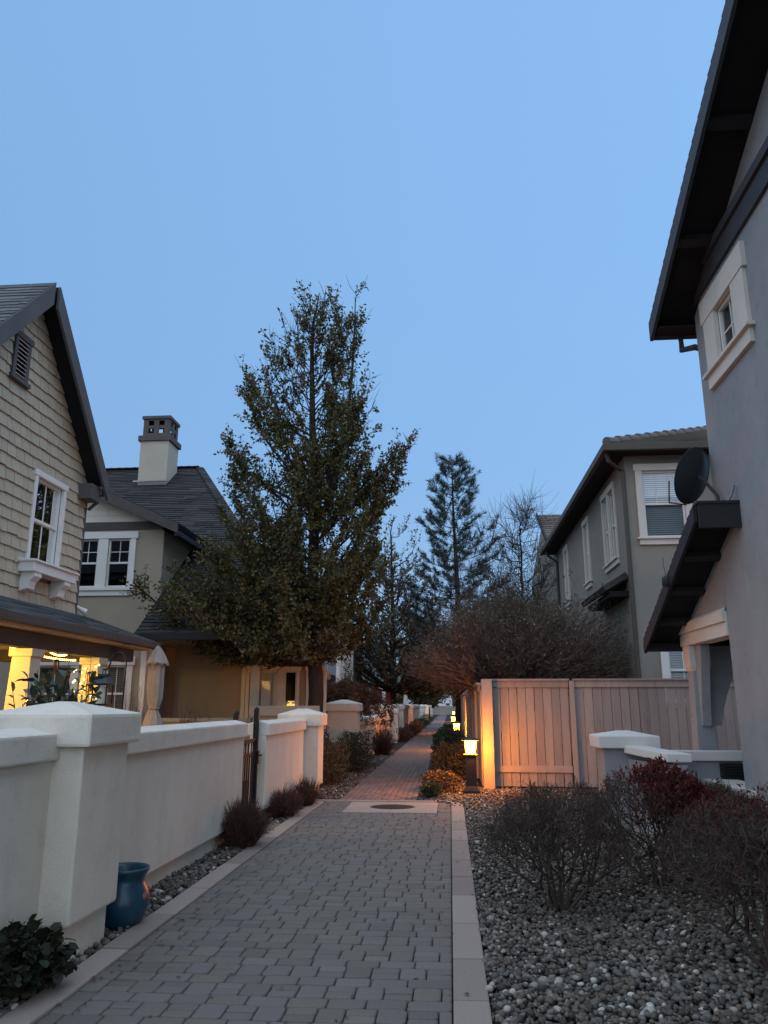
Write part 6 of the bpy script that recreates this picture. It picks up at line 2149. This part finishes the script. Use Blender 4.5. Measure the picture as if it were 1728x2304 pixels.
m.build('roof_glass', surf('frosted_grey_glass', (0.05, 0.06, 0.07), 0.7, 0.1), lan)
m = MB()
m.taper((lx, ly), lz + 0.301, lz + 0.325, 0.05, 0.05, 0.042, 0.042)
m.tube([(lx - 0.015, ly, lz + 0.325), (lx - 0.015, ly, lz + 0.365), (lx, ly, lz + 0.377), (lx + 0.015, ly, lz + 0.365), (lx + 0.015, ly, lz + 0.325)], 0.005, 5)
m.build('crown', black_iron, lan)
m = MB()
m.lathe([(0.0, 0), (0.05, 0.0), (0.05, 0.165), (0.045, 0.17), (0.0, 0.168)], (lx, ly, lz + 0.022), 16)
m.build('candle', wax, lan, smooth=False)
# rusty sign board behind the lantern
m = MB()

# closed patio umbrella
um = thing('patio_umbrella', 'closed taupe canvas patio umbrella in the near garden', 'umbrella', (-5.35, 14.0, 0))
m = MB()
N = 40
prof = [(0.03, 2.66), (0.075, 2.60), (0.12, 2.50), (0.165, 2.38), (0.178, 2.335), (0.125, 2.345), (0.128, 2.2), (0.132, 1.95), (0.118, 1.72), (0.085, 1.58), (0.080, 1.53), (0.12, 1.44), (0.17, 1.27), (0.19, 1.16)]
vs = []
for k, (r, z) in enumerate(prof):
    for j in range(N):
        a = 2 * math.pi * j / N
        fold = 1 + (0.30 if k not in (0, 1) else 0.08) * math.sin(8 * a + 0.15 * k) * (0.5 + 0.5 * math.sin(3 * a + k * 0.3)) + 0.03 * math.sin(19 * a + k)
        zz = z - (0.035 * math.sin(8 * a + 1) if k in (4, 13) else 0)
        vs.append((-5.35 + r * fold * math.cos(a) + 0.008 * math.sin(k * 1.7), 14.0 + r * fold * math.sin(a), zz))
m.add(vs, [(k * N + j, (k + 1) * N + j, (k + 1) * N + (j + 1) % N, k * N + (j + 1) % N) for k in range(len(prof) - 1) for j in range(N)] + [tuple(range(N))])
m.build('canopy', canvas, um, smooth=True, recalc=True)
m = MB()
m.tube([(-5.35, 14, 0), (-5.35, 14, 2.68)], 0.02, 8)
m.build('pole', steel, um)
m = MB()
m.tube([(-5.35 + 0.098 * math.cos(t), 14 + 0.098 * math.sin(t), 1.555) for t in [2 * math.pi * k / 20 for k in range(21)]], 0.012, 5)
m.build('strap', canvas, um)

# wreath on the slim pillar
wr = thing('wreath', 'red bow wreath hanging on the slim entry pillar', 'wreath', (-2.8, 36.35, 1.1))
m = MB()
m.tube([(-2.8 + 0.15 * math.cos(t), 36.33, 1.05 + 0.15 * math.sin(t)) for t in [2 * math.pi * k / 18 for k in range(19)]], 0.05, 7)
m.build('ring', leaf_hedge, wr)
m = MB()
for sx in (-1, 1):
    m.tube([(-2.8, 36.26, 1.18), (-2.8 + sx * 0.09, 36.25, 1.25), (-2.8 + sx * 0.13, 36.25, 1.17), (-2.8, 36.26, 1.17)], [0.02, 0.045, 0.04, 0.02], 6)
    m.tube([(-2.8, 36.26, 1.16), (-2.8 + sx * 0.07, 36.25, 0.72)], [0.02, 0.04], 6)
m.build('bow', red_cloth, wr)

# fallen leaves on the paving
def litter(name, label, rects, seed, mat, size=(0.02, 0.045)):
    rng = np.random.default_rng(seed)
    P = np.concatenate([np.stack([rng.uniform(a, b, n), rng.uniform(c, d, n), np.full(n, zz)], 1) for a, b, c, d, n, zz in rects])
    D = rng.normal(size=P.shape) * np.array([1, 1, 0.12])
    D = unit(D)
    n = len(P)
    s = rng.uniform(*size, n)[:, None]
    side = unit(np.cross(D, np.array([0, 0, 1.0])))
    V = np.stack([P, P + D * s * 0.5 + side * s * 0.3 + [0, 0, 0.006], P + D * s + [0, 0, 0.003], P + D * s * 0.5 - side * s * 0.3 + [0, 0, 0.008]], 1).reshape(-1, 3)
    i = np.arange(n)[:, None] * 4
    T = np.concatenate([i + np.array([[0, 2, 1]]), i + np.array([[0, 3, 2]])])
    tag(link(name, np_mesh(name, V, T), mat), label, 'leaf litter', kind='stuff')
litter('leaf_litter', 'scattered fallen brown leaves on the walkway and gravel', [(-2.1, -0.1, 4.2, 14, 55, 0.006), (-2.2, -2.0, 4.2, 14, 40, 0.006), (-0.1, 0.15, 4.2, 14, 20, 0.016), (-1.9, -0.65, 14.3, 40, 90, 0.006), (-2.6, -2.0, 14.3, 26, 700, 0.012), (-0.6, 0.5, 14.4, 22, 500, 0.014), (-2.7, -2.4, 9, 14, 120, 0.02), (0.3, 3.2, 4.4, 9, 90, 0.028)], 111, leaf_rust)
